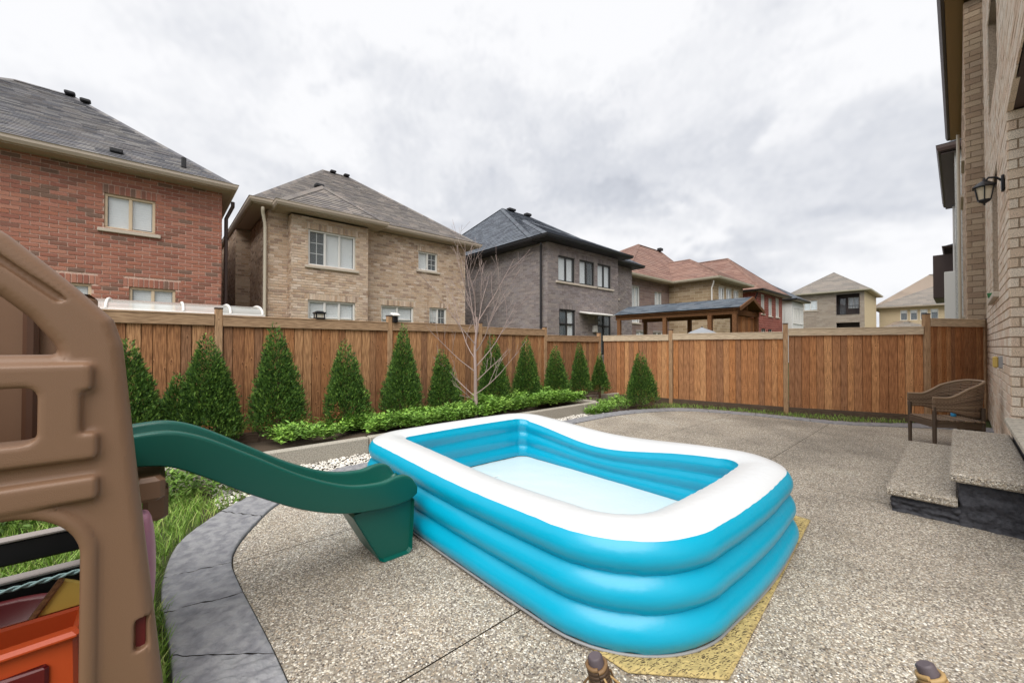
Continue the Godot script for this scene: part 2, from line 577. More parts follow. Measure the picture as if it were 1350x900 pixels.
# a window set into an opening: frame > panes, sill, blind
func window(house: Node3D, o: Vector3, ax: Vector3, nrm: Vector3, q: Array, cols: int, frame: String, opt := {}) -> void:
	var w: float = q[2]
	var h: float = q[3]
	var at := o + ax * float(q[0]) + Vector3.UP * float(q[1])
	var dp: float = opt.get("depth", 0.07)
	var bas := Basis(ax, Vector3.UP, nrm)
	var fw: float = opt.get("fw", 0.055)
	var f := MB.new()
	var split: float = opt.get("split", 0.0)      # height of a transom
	for e in [[w * 0.5, fw * 0.5, w, fw], [w * 0.5, h - fw * 0.5, w, fw], [fw * 0.5, h * 0.5, fw, h - 2 * fw], [w - fw * 0.5, h * 0.5, fw, h - 2 * fw]]:
		f.cbox(at + ax * float(e[0]) + Vector3.UP * float(e[1]) - nrm * dp, bas * Vector3(0, 0, 0) + Vector3(e[2], e[3], 0.07), 0.008, bas)
	var cw := (w - 2 * fw) / cols
	for k in range(1, cols):
		f.cbox(at + ax * (fw + cw * k) + Vector3.UP * h * 0.5 - nrm * (dp + 0.003), Vector3(fw * 1.15, h - 2 * fw, 0.064), 0.008, bas)
	if split > 0.0:
		for k in cols:
			f.cbox(at + ax * (fw + cw * (k + 0.5)) + Vector3.UP * split - nrm * (dp + 0.006), Vector3(cw - fw * 1.15, fw * 0.9, 0.058), 0.008, bas)
	var win := part(house, "window", f, M[frame])
	var rowsy := [[fw, h - fw]] if split == 0.0 else [[fw, split - fw * 0.45], [split + fw * 0.45, h - fw]]
	for k in cols:
		for ry in rowsy:
			var g := MB.new()
			var a: float = fw + cw * k + (fw * 0.57 if k > 0 else 0.0)
			var b: float = fw + cw * (k + 1) - (fw * 0.57 if k < cols - 1 else 0.0)
			g.box(at + ax * (a + b) * 0.5 + Vector3.UP * (ry[0] + ry[1]) * 0.5 - nrm * (dp + 0.012), Vector3(b - a, ry[1] - ry[0], 0.008), bas)
			part(win, "pane", g, M["glass"])
			var mu: Array = opt.get("muntins", [])
			if k in mu:
				var m := MB.new()
				m.box(at + ax * (a + b) * 0.5 + Vector3.UP * (ry[0] + ry[1]) * 0.5 - nrm * (dp + 0.024), Vector3(0.018, ry[1] - ry[0], 0.01), bas)
				for s in [0.34, 0.67]:
					m.box(at + ax * (a + b) * 0.5 + Vector3.UP * lerpf(ry[0], ry[1], s) - nrm * (dp + 0.027), Vector3(b - a, 0.018, 0.01), bas)
				part(win, "muntin", m, M[frame])
	if opt.get("sill", true):
		var s := MB.new()
		var sw: float = opt.get("sillw", w + 0.2)
		s.cbox(at + ax * w * 0.5 - Vector3.UP * 0.045 + nrm * 0.0, Vector3(sw, 0.08, 0.14), 0.01, bas)
		part(win, "sill", s, M["stone_sill"])
	# what hangs behind the glass
	var drop: Array = opt.get("blind", [1.0])
	for k in cols:
		var dd: float = drop[k % drop.size()]
		if dd <= 0.0:
			continue
		var b := MB.new()
		var x0 := fw + cw * k + 0.015
		var y := h - 0.02
		if opt.get("drape", false):
			var rows := []
			for i in 25:
				var xx := x0 + (cw - 0.03) * i / 24.0
				var zz := 0.02 * sin(i * 2.1 + k)
				rows.append(PackedVector3Array([at + ax * xx + Vector3.UP * 0.01 - nrm * (dp + 0.055 + zz * 0.7), at + ax * xx + Vector3.UP * h - nrm * (dp + 0.055 + zz * 0.7)]))
			b.grid(rows)
			part(win, "curtain", b, M["drape"])
		else:
			while y > h * (1.0 - dd):
				b.box(at + ax * (x0 + cw * 0.5 - 0.015) + Vector3.UP * y - nrm * (dp + 0.052), Vector3(cw - 0.03, 0.052, 0.006), bas * Basis(Vector3.RIGHT, 0.12))
				y -= 0.055
			part(win, "blind", b, M["blind"])
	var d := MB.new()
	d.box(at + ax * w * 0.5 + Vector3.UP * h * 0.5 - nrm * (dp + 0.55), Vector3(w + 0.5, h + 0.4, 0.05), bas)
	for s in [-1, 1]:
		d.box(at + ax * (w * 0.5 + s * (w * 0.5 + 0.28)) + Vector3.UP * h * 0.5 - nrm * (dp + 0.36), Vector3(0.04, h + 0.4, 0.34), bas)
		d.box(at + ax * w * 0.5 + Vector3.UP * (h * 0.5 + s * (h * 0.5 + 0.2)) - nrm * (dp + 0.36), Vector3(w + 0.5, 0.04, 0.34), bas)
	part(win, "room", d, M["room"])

func span_at(e: Array, d: float) -> Vector2:      # e: convex outline as (x, d); its extent in x at d
	var lo := 1e9
	var hi := -1e9
	for i in e.size():
		var a: Vector2 = e[i]
		var b: Vector2 = e[(i + 1) % e.size()]
		if absf(a.y - b.y) < 1e-6:
			if absf(a.y - d) < 1e-5:
				lo = minf(lo, minf(a.x, b.x)); hi = maxf(hi, maxf(a.x, b.x))
			continue
		var k := (d - a.y) / (b.y - a.y)
		if k >= -1e-6 and k <= 1.000001:
			var x := lerpf(a.x, b.x, k)
			lo = minf(lo, x); hi = maxf(hi, x)
	return Vector2(lo, hi)

func shingles(mb: MB, poly: Array, course: float, tab: float, pal: Array) -> void:      # poly[0] -> poly[1] is the eave, left to right from outside
	var o: Vector3 = poly[0]
	var e: Vector3 = (poly[1] - poly[0]).normalized()
	var q: Vector3 = poly[2] - poly[0]
	var s := (q - e * q.dot(e)).normalized()
	var nn := e.cross(s)
	if nn.y < 0:
		nn = -nn
	var out := []
	var top := 0.0
	for p in poly:
		var r: Vector3 = p - o
		out.append(Vector2(r.dot(e), r.dot(s)))
		top = maxf(top, r.dot(s))
	var d := 0.0
	while d < top - 0.01:
		var d1 := minf(d + course, top - 0.0005)
		var a := span_at(out, d + 0.0002)
		var b := span_at(out, d1)
		var x := a.x - rng.randf() * tab
		while x < a.y:
			var wd := tab * rng.randf_range(0.75, 1.3)
			var x0 := maxf(x, a.x)
			var x1 := minf(x + wd, a.y)
			if x1 - x0 > 0.005:
				mb.col = tone(pal)
				var lift := 0.014 + rng.randf() * 0.008
				var p0 := o + e * x0 + s * d + nn * lift
				var p1 := o + e * x1 + s * d + nn * lift
				var p2 := o + e * clampf(x1, b.x, b.y) + s * d1 + nn * 0.004
				var p3 := o + e * clampf(x0, b.x, b.y) + s * d1 + nn * 0.004
				mb.quad(p0, p3, p2, p1)
				mb.quad(o + e * x0 + s * d, p0, p1, o + e * x1 + s * d)
			x += wd
		d += course

# hipped roof over u0..u1, v0..v1; the ridge runs from ra to rb, each (u, v)
func hip_roof(house: Node3D, u0: float, u1: float, v0: float, v1: float, eave: float, ra: Vector2, rb: Vector2, hr: float, pal: Array, trim: String, soffit: String, opt := {}) -> Node3D:
	var a := P(ra.x, ra.y, hr)
	var b := P(rb.x, rb.y, hr)
	var c0 := P(u0, v0, eave)
	var c1 := P(u1, v0, eave)
	var c2 := P(u1, v1, eave)
	var c3 := P(u0, v1, eave)
	var faces := []
	if absf(rb.x - ra.x) >= absf(rb.y - ra.y):
		faces = [[c0, c1, b, a], [c1, c2, b], [c2, c3, a, b], [c3, c0, a]]
	else:
		faces = [[c0, c1, a], [c1, c2, b, a], [c2, c3, b], [c3, c0, a, b]]
	var base := MB.new()
	for f in faces:
		base.tri(f[0], f[2], f[1])
		if f.size() == 4:
			base.tri(f[0], f[3], f[2])
	var dn := Vector3(0, -0.02, 0)
	base.quad(c0 + dn, c1 + dn, c2 + dn, c3 + dn)
	var roof := part(house, "roof", base, M[soffit])
	var sh := MB.new()
	for i in faces.size():
		if opt.get("back", false) or i != 2:
			shingles(sh, faces[i], opt.get("course", 0.145), opt.get("tab", 0.3), pal)
	stuff_part(roof, "shingles", sh, M["shingle"])
	var cap := MB.new()
	cap.col = pal[0] * 0.8
	var hips := [[c0, a], [c1, b if absf(rb.x - ra.x) >= absf(rb.y - ra.y) else a], [a, b]]
	if absf(rb.x - ra.x) >= absf(rb.y - ra.y):
		hips.append([c3, a])
		hips.append([c2, b])
	for q in hips:
		var L: float = q[0].distance_to(q[1])
		if L < 0.05:
			continue
		var nseg := int(L / 0.3) + 1
		for k in nseg:
			var p0: Vector3 = q[0].lerp(q[1], float(k) / nseg)
			var p1: Vector3 = q[0].lerp(q[1], float(k + 1) / nseg)
			cap.col = tone(pal) * 0.85
			var dir := (p1 - p0).normalized()
			var sd := dir.cross(Vector3.UP).normalized() * 0.13
			var up := Vector3(0, 0.045, 0)
			var dw := Vector3(0, -0.04, 0)
			cap.quad(p0 + up, p0 + sd + dw, p1 + sd + dw, p1 + up)
			cap.quad(p0 - sd + dw, p0 + up, p1 + up, p1 - sd + dw)
	part(roof, "ridge_cap", cap, M["shingle"])
	# fascia and gutter round the eave
	var gt := MB.new()
	var fs := MB.new()
	var hh: float = opt.get("fascia", 0.15)
	var ring := [c0, c1, c2, c3]
	for k in 4:
		var p: Vector3 = ring[k]
		var q: Vector3 = ring[(k + 1) % 4]
		var dir := (q - p).normalized()
		var outw := -Vector3.UP.cross(dir).normalized()
		if outw.dot(p - (c0 + c2) * 0.5) < 0:
			outw = -outw
		fs.quad(p + Vector3(0, 0.01, 0), q + Vector3(0, 0.01, 0), q + Vector3(0, -hh, 0), p + Vector3(0, -hh, 0))
		var prof := [Vector2(0.004, -hh * 0.9), Vector2(0.06, -hh * 0.86), Vector2(0.10, -hh * 0.45), Vector2(0.105, -0.02), Vector2(0.12, 0.0), Vector2(0.004, 0.006)]
		for j in prof.size() - 1:
			var s0: Vector3 = outw * prof[j].x + Vector3.UP * prof[j].y
			var s1: Vector3 = outw * prof[j + 1].x + Vector3.UP * prof[j + 1].y
			gt.quad(p - dir * prof[j].x + s0, p - dir * prof[j + 1].x + s1, q + dir * prof[j + 1].x + s1, q + dir * prof[j].x + s0)
	part(roof, "fascia", fs, M[trim])
	part(roof, "gutter", gt, M[trim])
	var ov: float = opt.get("over", 0.42)      # soffit under the overhang
	var sf := MB.new()
	sf.quad(c0 + Vector3(0, -hh, 0), c1 + Vector3(0, -hh, 0), c1 + Vector3(0, -hh, -ov), c0 + Vector3(0, -hh, -ov))
	sf.quad(c0 + Vector3(0, -hh, -ov), c0 + Vector3(ov, -hh, -ov), c3 + Vector3(ov, -hh, 0), c3 + Vector3(0, -hh, 0))
	sf.quad(c1 + Vector3(0, -hh, -ov), c2 + Vector3(0, -hh, 0), c2 + Vector3(-ov, -hh, 0), c1 + Vector3(-ov, -hh, -ov))
	part(roof, "soffit", sf, M[soffit])
	return roof

func vent(roof: Node3D, at: Vector3, size: Vector3) -> void:
	var b := MB.new()
	b.cbox(at, size, 0.02)
	part(roof, "roof_vent", b, M["metal_vent"])

func downspout(house: Node3D, at: Vector3, top: float, mat: String, kink := Vector3.ZERO) -> void:
	var b := MB.new()
	var p := [at + Vector3.UP * top + kink, at + Vector3.UP * (top - 0.12) + kink, at + Vector3.UP * (top - 0.42), at]
	b.tube(p, [0.045, 0.045, 0.045, 0.045], 8)
	part(house, "downspout", b, M[mat])

func plain_walls(house: Node3D, u0: float, u1: float, v0: float, v1: float, h: float, mat: String, skip := []) -> void:
	var b := MB.new()
	var c := [P(u0, v0), P(u1, v0), P(u1, v1), P(u0, v1)]
	var up := Vector3(0, h, 0)
	for k in 4:
		if k in skip:
			continue
		b.quad(c[k], c[k] + up, c[(k + 1) % 4] + up, c[(k + 1) % 4])
	part(house, "wall", b, M[mat])

func build_houses() -> void:
	var U := Vector3(1, 0, 0)      # to the right, for facades that look at the yard
	var N := Vector3(0, 0, 1)
	var red := [lin(180, 120, 100), lin(188, 128, 107), lin(172, 113, 95), lin(194, 136, 115), lin(178, 122, 103), lin(184, 121, 99), lin(140, 110, 96), lin(176, 116, 98), lin(190, 131, 112), lin(168, 110, 94), lin(182, 124, 106), lin(152, 106, 90)]
	var tan_ := [lin(228, 202, 178), lin(220, 192, 166), lin(234, 210, 188), lin(214, 186, 160), lin(224, 200, 178), lin(184, 158, 140), lin(238, 218, 200), lin(218, 194, 174), lin(206, 176, 150), lin(226, 198, 172), lin(230, 206, 182), lin(200, 174, 156)]
	var grey := [lin(160, 149, 147), lin(151, 140, 139), lin(168, 158, 155), lin(156, 147, 148), lin(144, 134, 134), lin(163, 154, 155), lin(172, 161, 157)]
	var plum := [lin(150, 128, 120), lin(158, 136, 127), lin(142, 120, 114), lin(153, 133, 127)]
	var ochre := [lin(178, 154, 124), lin(186, 163, 133), lin(168, 144, 116), lin(194, 172, 144)]
	var brickred := [lin(156, 84, 72), lin(164, 92, 80), lin(148, 78, 68)]
	var rg := [lin(118, 117, 122), lin(132, 130, 132), lin(106, 105, 111), lin(142, 139, 138), lin(124, 119, 120), lin(112, 112, 118)]
	var rt := [lin(130, 124, 121), lin(142, 135, 130), lin(118, 113, 112), lin(150, 141, 135), lin(126, 121, 120)]
	var rb := [lin(98, 104, 114), lin(106, 112, 123), lin(92, 97, 107), lin(112, 118, 128)]
	var rr := [lin(146, 114, 102), lin(154, 122, 110), lin(138, 106, 95), lin(145, 116, 105)]
	var rbe := [lin(138, 131, 124), lin(146, 138, 130), lin(130, 124, 118)]
	var CH := 0.089
	var BL := 0.262

	# red brick house behind the left end of the fence
	var h := thing("brick_house", P(-2.6, 15.5), "red brick house with grey hip roof behind the timber fence", "house")
	var o := P(-6.5, 12.75)
	var ops := [[5.58, 4.15, 0.86, 0.80], [6.0, 1.95, 0.82, 0.92], [4.58, 1.95, 0.82, 0.92], [1.6, 4.15, 0.86, 0.8]]
	brick_face(h, o, U, N, 7.72, 5.5, CH, BL, red, "mortar_red", ops, 300, Rect2(4.0, 2.2, 3.72, 3.2))
	for q in ops:
		window(h, o, U, N, q, 2, "frame_tan", {"blind": [1.0, 0.9]})
	plain_walls(h, -6.5, 1.22, 12.75, 25.0, 5.5, "mortar_red", [0, 1])
	brick_face(h, P(1.22, 12.75), Vector3(0, 0, -1), Vector3(1, 0, 0), 12.2, 5.5, CH, BL, red, "mortar_red")
	var rf := hip_roof(h, -6.9, 1.42, 12.36, 25.4, 5.62, Vector2(-3.3, 19), Vector2(-2.1, 19), 9.55, rg, "fascia_tan", "soffit_tan")
	vent(rf, P(-0.74, 12.36 + 0.55, 5.99), Vector3(0.22, 0.10, 0.22))
	vent(rf, P(0.46, 12.36 + 0.62, 6.12), Vector3(0.10, 0.28, 0.10))
	vent(rf, P(-2.15, 18.8, 9.56), Vector3(0.24, 0.09, 0.2))
	vent(rf, P(-1.75, 18.2, 9.2), Vector3(0.24, 0.09, 0.2))
	downspout(h, P(1.34, 12.95), 5.3, "trim_brown", Vector3(0.12, 0, 0.2))

	# buff brick house
	h = thing("brick_house", P(5.8, 16), "buff brick house with projecting bay and grey brown hip roof", "house")
	o = P(2.89, 12.9)
	ops = [[0.45, 3.92, 1.40, 1.08], [0.45, 1.70, 1.40, 1.18]]
	brick_face(h, o, U, N, 2.25, 5.35, 0.079, 0.215, tan_, "mortar_tan", ops, 180, Rect2(0, 2.3, 2.25, 3.0))
	window(h, o, U, N, ops[0], 3, "frame_white", {"blind": [0.0, 1.0, 1.0], "muntins": [0]})
	window(h, o, U, N, ops[1], 3, "frame_white", {"blind": [1.0, 1.0, 1.0], "split": 0.66, "sill": false})
	brick_face(h, P(2.89, 13.3), Vector3(0, 0, 1), Vector3(-1, 0, 0), 0.4, 5.35, 0.079, 0.215, tan_, "mortar_tan")
	brick_face(h, P(5.14, 12.9), Vector3(0, 0, -1), Vector3(1, 0, 0), 0.4, 5.35, 0.079, 0.215, tan_, "mortar_tan")
	brick_face(h, P(2.37, 13.3), U, N, 0.52, 5.45, 0.079, 0.215, tan_, "mortar_tan", [], 40, Rect2(0, 2.3, 0.53, 3))
	o = P(5.14, 13.3)
	ops = [[2.05, 4.33, 0.82, 0.70], [0.63, 1.75, 1.24, 1.17], [2.52, 1.9, 0.76, 1.06]]
	brick_face(h, o, U, N, 4.16, 5.45, 0.079, 0.215, tan_, "mortar_tan", ops, 80, Rect2(0, 2.3, 4.16, 3.1))
	window(h, o, U, N, ops[0], 2, "frame_white", {"blind": [1.0, 0.0], "muntins": [1]})
	window(h, o, U, N, ops[1], 2, "frame_white", {"blind": [1.0, 1.0], "split": 0.7, "sill": false})
	window(h, o, U, N, ops[2], 2, "frame_white", {"blind": [0.5, 0.0], "muntins": [0, 1], "sill": false})
	brick_face(h, P(2.37, 16.2), Vector3(0, 0, 1), Vector3(-1, 0, 0), 2.9, 5.45, 0.079, 0.215, tan_, "mortar_tan")
	brick_face(h, P(1.95, 16.2), U, N, 0.42, 5.45, 0.079, 0.215, tan_, "mortar_tan")
	brick_face(h, P(1.95, 25), Vector3(0, 0, 1), Vector3(-1, 0, 0), 8.8, 5.45, 0.079, 0.215, tan_, "mortar_tan")
	plain_walls(h, 2.2, 9.3, 13.3, 25, 5.45, "mortar_tan", [0, 3])
	rf = hip_roof(h, 1.95, 9.72, 12.95, 25.4, 5.62, Vector2(5.5, 19), Vector2(6.6, 19), 9.4, rt, "fascia_tan", "soffit_tan", {"over": 0.4})
	vent(rf, P(5.9, 18.85, 9.42), Vector3(0.24, 0.09, 0.2))
	vent(rf, P(6.5, 18.85, 9.42), Vector3(0.24, 0.09, 0.2))
	rf = hip_roof(h, 2.5, 5.55, 12.5, 15.7, 5.55, Vector2(4.02, 13.95), Vector2(4.02, 15.69), 6.75, rt, "fascia_tan", "soffit_tan", {"over": 0.38})
	vent(rf, P(4.0, 14.2, 6.85), Vector3(0.28, 0.1, 0.25))
	downspout(h, P(2.28, 13.22), 5.4, "trim_beige", Vector3(-0.1, 0, 0.25))

	# grey brick house with black trim
	h = thing("brick_house", P(15, 16), "grey brick house with black trim and slate coloured hip roof", "house")
	o = P(11.4, 10.7)
	ops = [[0.62, 4.12, 1.05, 1.05], [1.97, 4.12, 1.05, 1.07], [3.24, 4.12, 1.05, 1.08], [0.67, 1.1, 1.04, 1.9], [3.24, 1.1, 1.05, 1.85]]
	brick_face(h, o, U, N, 4.85, 5.6, CH, BL, grey, "mortar_grey", ops, 0, Rect2(), 0.2, 0.008)
	for i in 3:
		window(h, o, U, N, ops[i], 2, "frame_black", {"drape": true, "blind": [1.0, 1.0 if i != 1 else 0.0], "sill": true, "sillw": 1.36, "fw": 0.06})
	for i in [3, 4]:
		window(h, o, U, N, ops[i], 2, "frame_black", {"drape": true, "blind": [0.0, 1.0 if i == 3 else 0.0], "split": 1.3, "sill": false, "fw": 0.07})
	brick_face(h, P(11.4, 22), Vector3(0, 0, 1), Vector3(-1, 0, 0), 11.3, 5.6, CH, BL, grey, "mortar_grey", [[2.4, 1.9, 0.7, 0.9]], 0, Rect2(), 0.2, 0.008)
	window(h, P(11.4, 22), Vector3(0, 0, 1), Vector3(-1, 0, 0), [2.4, 1.9, 0.7, 0.9], 1, "frame_black", {"blind": [0.0], "sill": false})
	brick_face(h, P(16.25, 10.7), Vector3(0, 0, -1), Vector3(1, 0, 0), 0.8, 5.6, CH, BL, grey, "mortar_grey", [], 0, Rect2(), 0.2, 0.008)
	o = P(16.25, 11.5)
	brick_face(h, o, U, N, 2.5, 5.6, CH, BL, grey, "mortar_grey", [[0.35, 3.9, 0.85, 1.35]], 0, Rect2(), 0.2, 0.008)
	window(h, o, U, N, [0.35, 3.9, 0.85, 1.35], 1, "frame_black", {"drape": true})
	plain_walls(h, 11.4, 18.75, 11.5, 22, 5.6, "mortar_grey", [0, 3])
	rf = hip_roof(h, 10.95, 19.15, 11.1, 22.4, 5.74, Vector2(14.4, 17), Vector2(16.4, 17), 9.2, rb, "trim_black", "trim_black")
	vent(rf, P(15.0, 16.9, 9.25), Vector3(0.5, 0.12, 0.3))
	vent(rf, P(16.2, 16.8, 9.2), Vector3(0.4, 0.14, 0.3))
	hip_roof(h, 10.95, 16.7, 10.3, 17.0, 5.76, Vector2(13.8, 14.6), Vector2(13.8, 16.9), 7.85, rb, "trim_black", "trim_black")
	downspout(h, P(11.28, 10.95), 5.5, "trim_black", Vector3(-0.2, 0, 0.2))
	var aw := MB.new()
	aw.cbox(P(14.2, 10.35, 2.88), Vector3(1.8, 0.07, 0.65), 0.02, Basis(Vector3.RIGHT, 0.18))
	part(h, "door_awning", aw, M["trim_white"])
	aw = MB.new()
	aw.cbox(P(14.35, 10.62, 2.25), Vector3(0.24, 0.3, 0.14), 0.02)
	part(h, "meter_box", aw, M["trim_white"])

	# brown roofed house with ochre wing
	h = thing("brick_house", P(26, 15), "brown roofed house with ochre brick wing behind the timber pavilion", "house")
	brick_face(h, P(20, 12.9), U, N, 5.6, 5.6, CH * 2, BL * 2, plum, "mortar_grey", [[1.0, 2.9, 0.9, 2.2], [3.7, 3.6, 0.9, 1.4], [1.5, 0.9, 1.0, 1.5], [3.5, 0.9, 1.2, 1.5]], 0, Rect2(), 0.0, 0.006)
	window(h, P(20, 12.9), U, N, [1.0, 2.9, 0.9, 2.2], 2, "frame_white", {"drape": true})
	window(h, P(20, 12.9), U, N, [3.7, 3.6, 0.9, 1.4], 2, "frame_white", {"drape": true})
	window(h, P(20, 12.9), U, N, [1.5, 0.9, 1.0, 1.5], 2, "frame_white", {"drape": true, "sill": false})
	window(h, P(20, 12.9), U, N, [3.5, 0.9, 1.2, 1.5], 2, "frame_white", {"blind": [0.0], "sill": false})
	brick_face(h, P(25.6, 12.9), Vector3(0, 0, 1), Vector3(-1, 0, 0), 2.9, 5.6, CH * 2, BL * 2, ochre, "mortar_tan", [], 0, Rect2(), 0.0, 0.006)
	ops = [[0.7, 4.0, 0.95, 1.25], [1.95, 4.0, 0.95, 1.25], [3.2, 4.0, 0.95, 1.25]]
	brick_face(h, P(25.6, 10), U, N, 4.9, 5.6, CH * 2, BL * 2, ochre, "mortar_tan", ops, 0, Rect2(), 0.0, 0.006)
	for q in ops:
		window(h, P(25.6, 10), U, N, q, 2, "frame_white", {"drape": true})
	plain_walls(h, 20, 30.5, 12.9, 22, 5.6, "mortar_grey", [0])
	brick_face(h, P(30.5, 10), Vector3(0, 0, -1), Vector3(1, 0, 0), 3.0, 5.6, CH * 2, BL * 2, ochre, "mortar_tan", [], 0, Rect2(), 0.0, 0.006)
	rf = hip_roof(h, 19.6, 31, 12.4, 20.5, 5.7, Vector2(26.0, 15.4), Vector2(29.2, 15.4), 8.85, rr, "trim_beige", "soffit_tan", {"course": 0.25, "tab": 0.6})
	vent(rf, P(28.8, 15.2, 8.9), Vector3(0.4, 0.2, 0.3))
	hip_roof(h, 25.15, 31.0, 9.55, 16, 5.72, Vector2(28.05, 12.6), Vector2(28.05, 15.9), 7.6, rr, "trim_beige", "soffit_tan", {"course": 0.25, "tab": 0.6})
	downspout(h, P(25.5, 10.1), 5.5, "trim_white", Vector3(-0.2, 0, 0.2))

	# red brick house further along
	h = thing("brick_house", P(37, 15), "dark red brick house with brown roof beyond the timber pavilion", "house")
	ops = [[0.9, 4.0, 0.8, 1.5], [2.7, 3.9, 0.9, 1.5], [4.6, 3.9, 0.9, 1.6], [0.9, 1.0, 1.0, 1.9], [2.6, 1.0, 0.9, 1.9], [4.4, 1.0, 1.0, 1.7]]
	brick_face(h, P(33.8, 10.1), U, N, 6.4, 5.6, CH * 2, BL * 2, brickred, "mortar_red", ops, 0, Rect2(), 0.0, 0.006)
	for q in ops:
		window(h, P(33.8, 10.1), U, N, q, 2, "frame_white" if q[1] > 3 else "frame_black", {"blind": [0.6]})
	brick_face(h, P(33.8, 20), Vector3(0, 0, 1), Vector3(-1, 0, 0), 9.9, 5.6, CH * 2, BL * 2, brickred, "mortar_red", [], 0, Rect2(), 0.0, 0.006)
	plain_walls(h, 33.8, 40.2, 10.1, 22, 5.6, "mortar_red", [0, 3])
	hip_roof(h, 33.3, 40.7, 9.6, 22.4, 5.75, Vector2(37, 13.3), Vector2(37, 19), 9.1, rr, "trim_black", "soffit_tan", {"course": 0.25, "tab": 0.6})
	downspout(h, P(33.7, 10.2), 5.5, "trim_black", Vector3(-0.2, 0, 0.2))

	# pale stucco house
	h = thing("stucco_house", P(44, 14), "pale white stucco house next to the dark red brick house", "house")
	var wb := MB.new()
	part(h, "sun_porch", wb_box(P(44.4, 10.2, 2.75), Vector3(3.9, 5.5, 0.6)), M["stucco_white"])
	plain_walls(h, 42.5, 46.3, 10.5, 21, 5.6, "stucco_white")
	ops = [[0.35, 3.5, 0.95, 1.5], [1.45, 3.5, 0.95, 1.5], [2.55, 3.5, 0.95, 1.5]]
	for q in ops:
		window(h, P(42.5, 9.80), U, N, q, 2, "frame_white", {"drape": true, "sill": false})
	hip_roof(h, 42.1, 46.8, 9.5, 21.4, 5.72, Vector2(44.4, 12), Vector2(44.4, 19), 7.4, rb, "trim_black", "soffit_tan", {"course": 0.3, "tab": 0.8})

	# taller house whose balconies look down the yard
	var V := Vector3(0, 0, 1)      # to the right, for facades that look back along the row
	var W := Vector3(-1, 0, 0)
	h = thing("balcony_house", P(60, 10), "beige house with two stacked dark balconies and pyramid roof", "house")
	o = P(56.8, 13.1)
	ops = [[1.0, 5.6, 1.3, 1.2], [0.3, 2.0, 2.4, 1.5], [4.0, 1.2, 2.0, 2.9], [4.0, 4.9, 2.0, 2.35]]
	brick_face(h, o, V, W, 6.4, 7.5, CH * 2, BL * 2, [lin(166, 152, 138), lin(172, 160, 146), lin(158, 144, 132)], "mortar_grey", ops, 0, Rect2(), 0.0, 0.005)
	window(h, o, V, W, ops[0], 2, "frame_white", {"drape": true})
	window(h, o, V, W, ops[1], 3, "frame_white", {"drape": true})
	for q in [ops[2], ops[3]]:
		var bk := MB.new()      # recessed balcony
		var a := o + V * float(q[0]) + Vector3.UP * float(q[1])
		bk.box(a + V * 1.0 + Vector3.UP * q[3] * 0.5 - W * 1.3, Vector3(0.1, q[3] + 0.2, 2.2))
		bk.box(a + V * -0.06 + Vector3.UP * q[3] * 0.5 - W * 0.8, Vector3(1.2, q[3] + 0.2, 0.1))
		bk.box(a + V * 2.06 + Vector3.UP * q[3] * 0.5 - W * 0.8, Vector3(1.2, q[3] + 0.2, 0.1))
		bk.box(a + V * 1.0 + Vector3.UP * (q[3] + 0.06) - W * 0.8, Vector3(1.2, 0.1, 2.2))
		var bal := part(h, "balcony", bk, M["trim_brown"])
		window(h, a - W * 1.12, V, W, [0.1, 0.1, 0.6, 1.9], 1, "frame_black", {"blind": [0.0], "sill": false})
		window(h, a - W * 1.12, V, W, [0.9, 0.8, 0.9, 1.2], 2, "frame_white", {"drape": true, "sill": false})
		var rl := MB.new()
		for k in 15:
			rl.box(a + V * (0.07 + k * 0.133) + Vector3.UP * 0.5 + W * 0.04, Vector3(0.025, 1.0, 0.025))
		rl.box(a + V * 1.0 + Vector3.UP * 1.02 + W * 0.04, Vector3(0.05, 0.05, 2.0))
		part(bal, "railing", rl, M["trim_black"])
	plain_walls(h, 56.8, 66, 6.7, 13.1, 7.5, "stucco_beige", [3])
	hip_roof(h, 56.3, 66.5, 6.2, 13.6, 7.6, Vector2(60.6, 9.9), Vector2(62.6, 9.9), 10.3, rbe, "trim_beige", "soffit_tan", {"course": 0.3, "tab": 0.8, "back": true})

	# wide beige house at the end
	h = thing("stucco_house", P(72, 3), "wide cream house with beige roof and row of four windows", "house")
	o = P(67.7, 6.6)
	ops = [[1.9, 4.6, 0.62, 1.25], [2.75, 4.6, 0.62, 1.25], [3.6, 4.6, 0.62, 1.25], [4.45, 4.6, 0.62, 1.25]]
	brick_face(h, o, V, W, 12, 6.2, 0.3, 3.0, [lin(206, 188, 158), lin(204, 186, 156)], "stucco_beige", ops, 0, Rect2(), 0.0, 0.004)
	for q in ops:
		window(h, o, V, W, q, 1, "frame_white", {"blind": [0.3], "sill": false})
	plain_walls(h, 67.7, 80, -5.4, 6.6, 6.2, "stucco_beige", [3])
	hip_roof(h, 67.1, 80.6, -6, 7.3, 6.3, Vector2(73.5, 2.4), Vector2(73.5, -2), 10.6, rbe, "fascia_tan", "soffit_tan", {"course": 0.3, "tab": 0.8, "back": true})
	hip_roof(h, 65.8, 68.2, 2.2, 6.2, 3.75, Vector2(67.9, 4.9), Vector2(67.9, 3.4), 4.6, rbe, "fascia_tan", "soffit_tan", {"course": 0.3, "tab": 0.8, "back": true})
	var lo := MB.new()
	lo.box(P(67.0, 4.2, 1.85), Vector3(1.6, 3.7, 3.4))
	part(h, "porch", lo, M["stucco_beige"])

	# the houses of our own row, seen along their back walls
	h = thing("brick_house", P(18.5, -4), "brown brick house with bronze soffit just beyond the cream brick house", "house")
	var brown := [lin(202, 178, 152), lin(192, 166, 140), lin(210, 187, 160), lin(186, 160, 136), lin(205, 182, 158)]
	brick_face(h, P(14, -0.15), V, W, 4.0, 9.5, 0.13, 0.34, brown, "mortar_cream", [], 150, Rect2(0, 1.9, 0.6, 7.0))
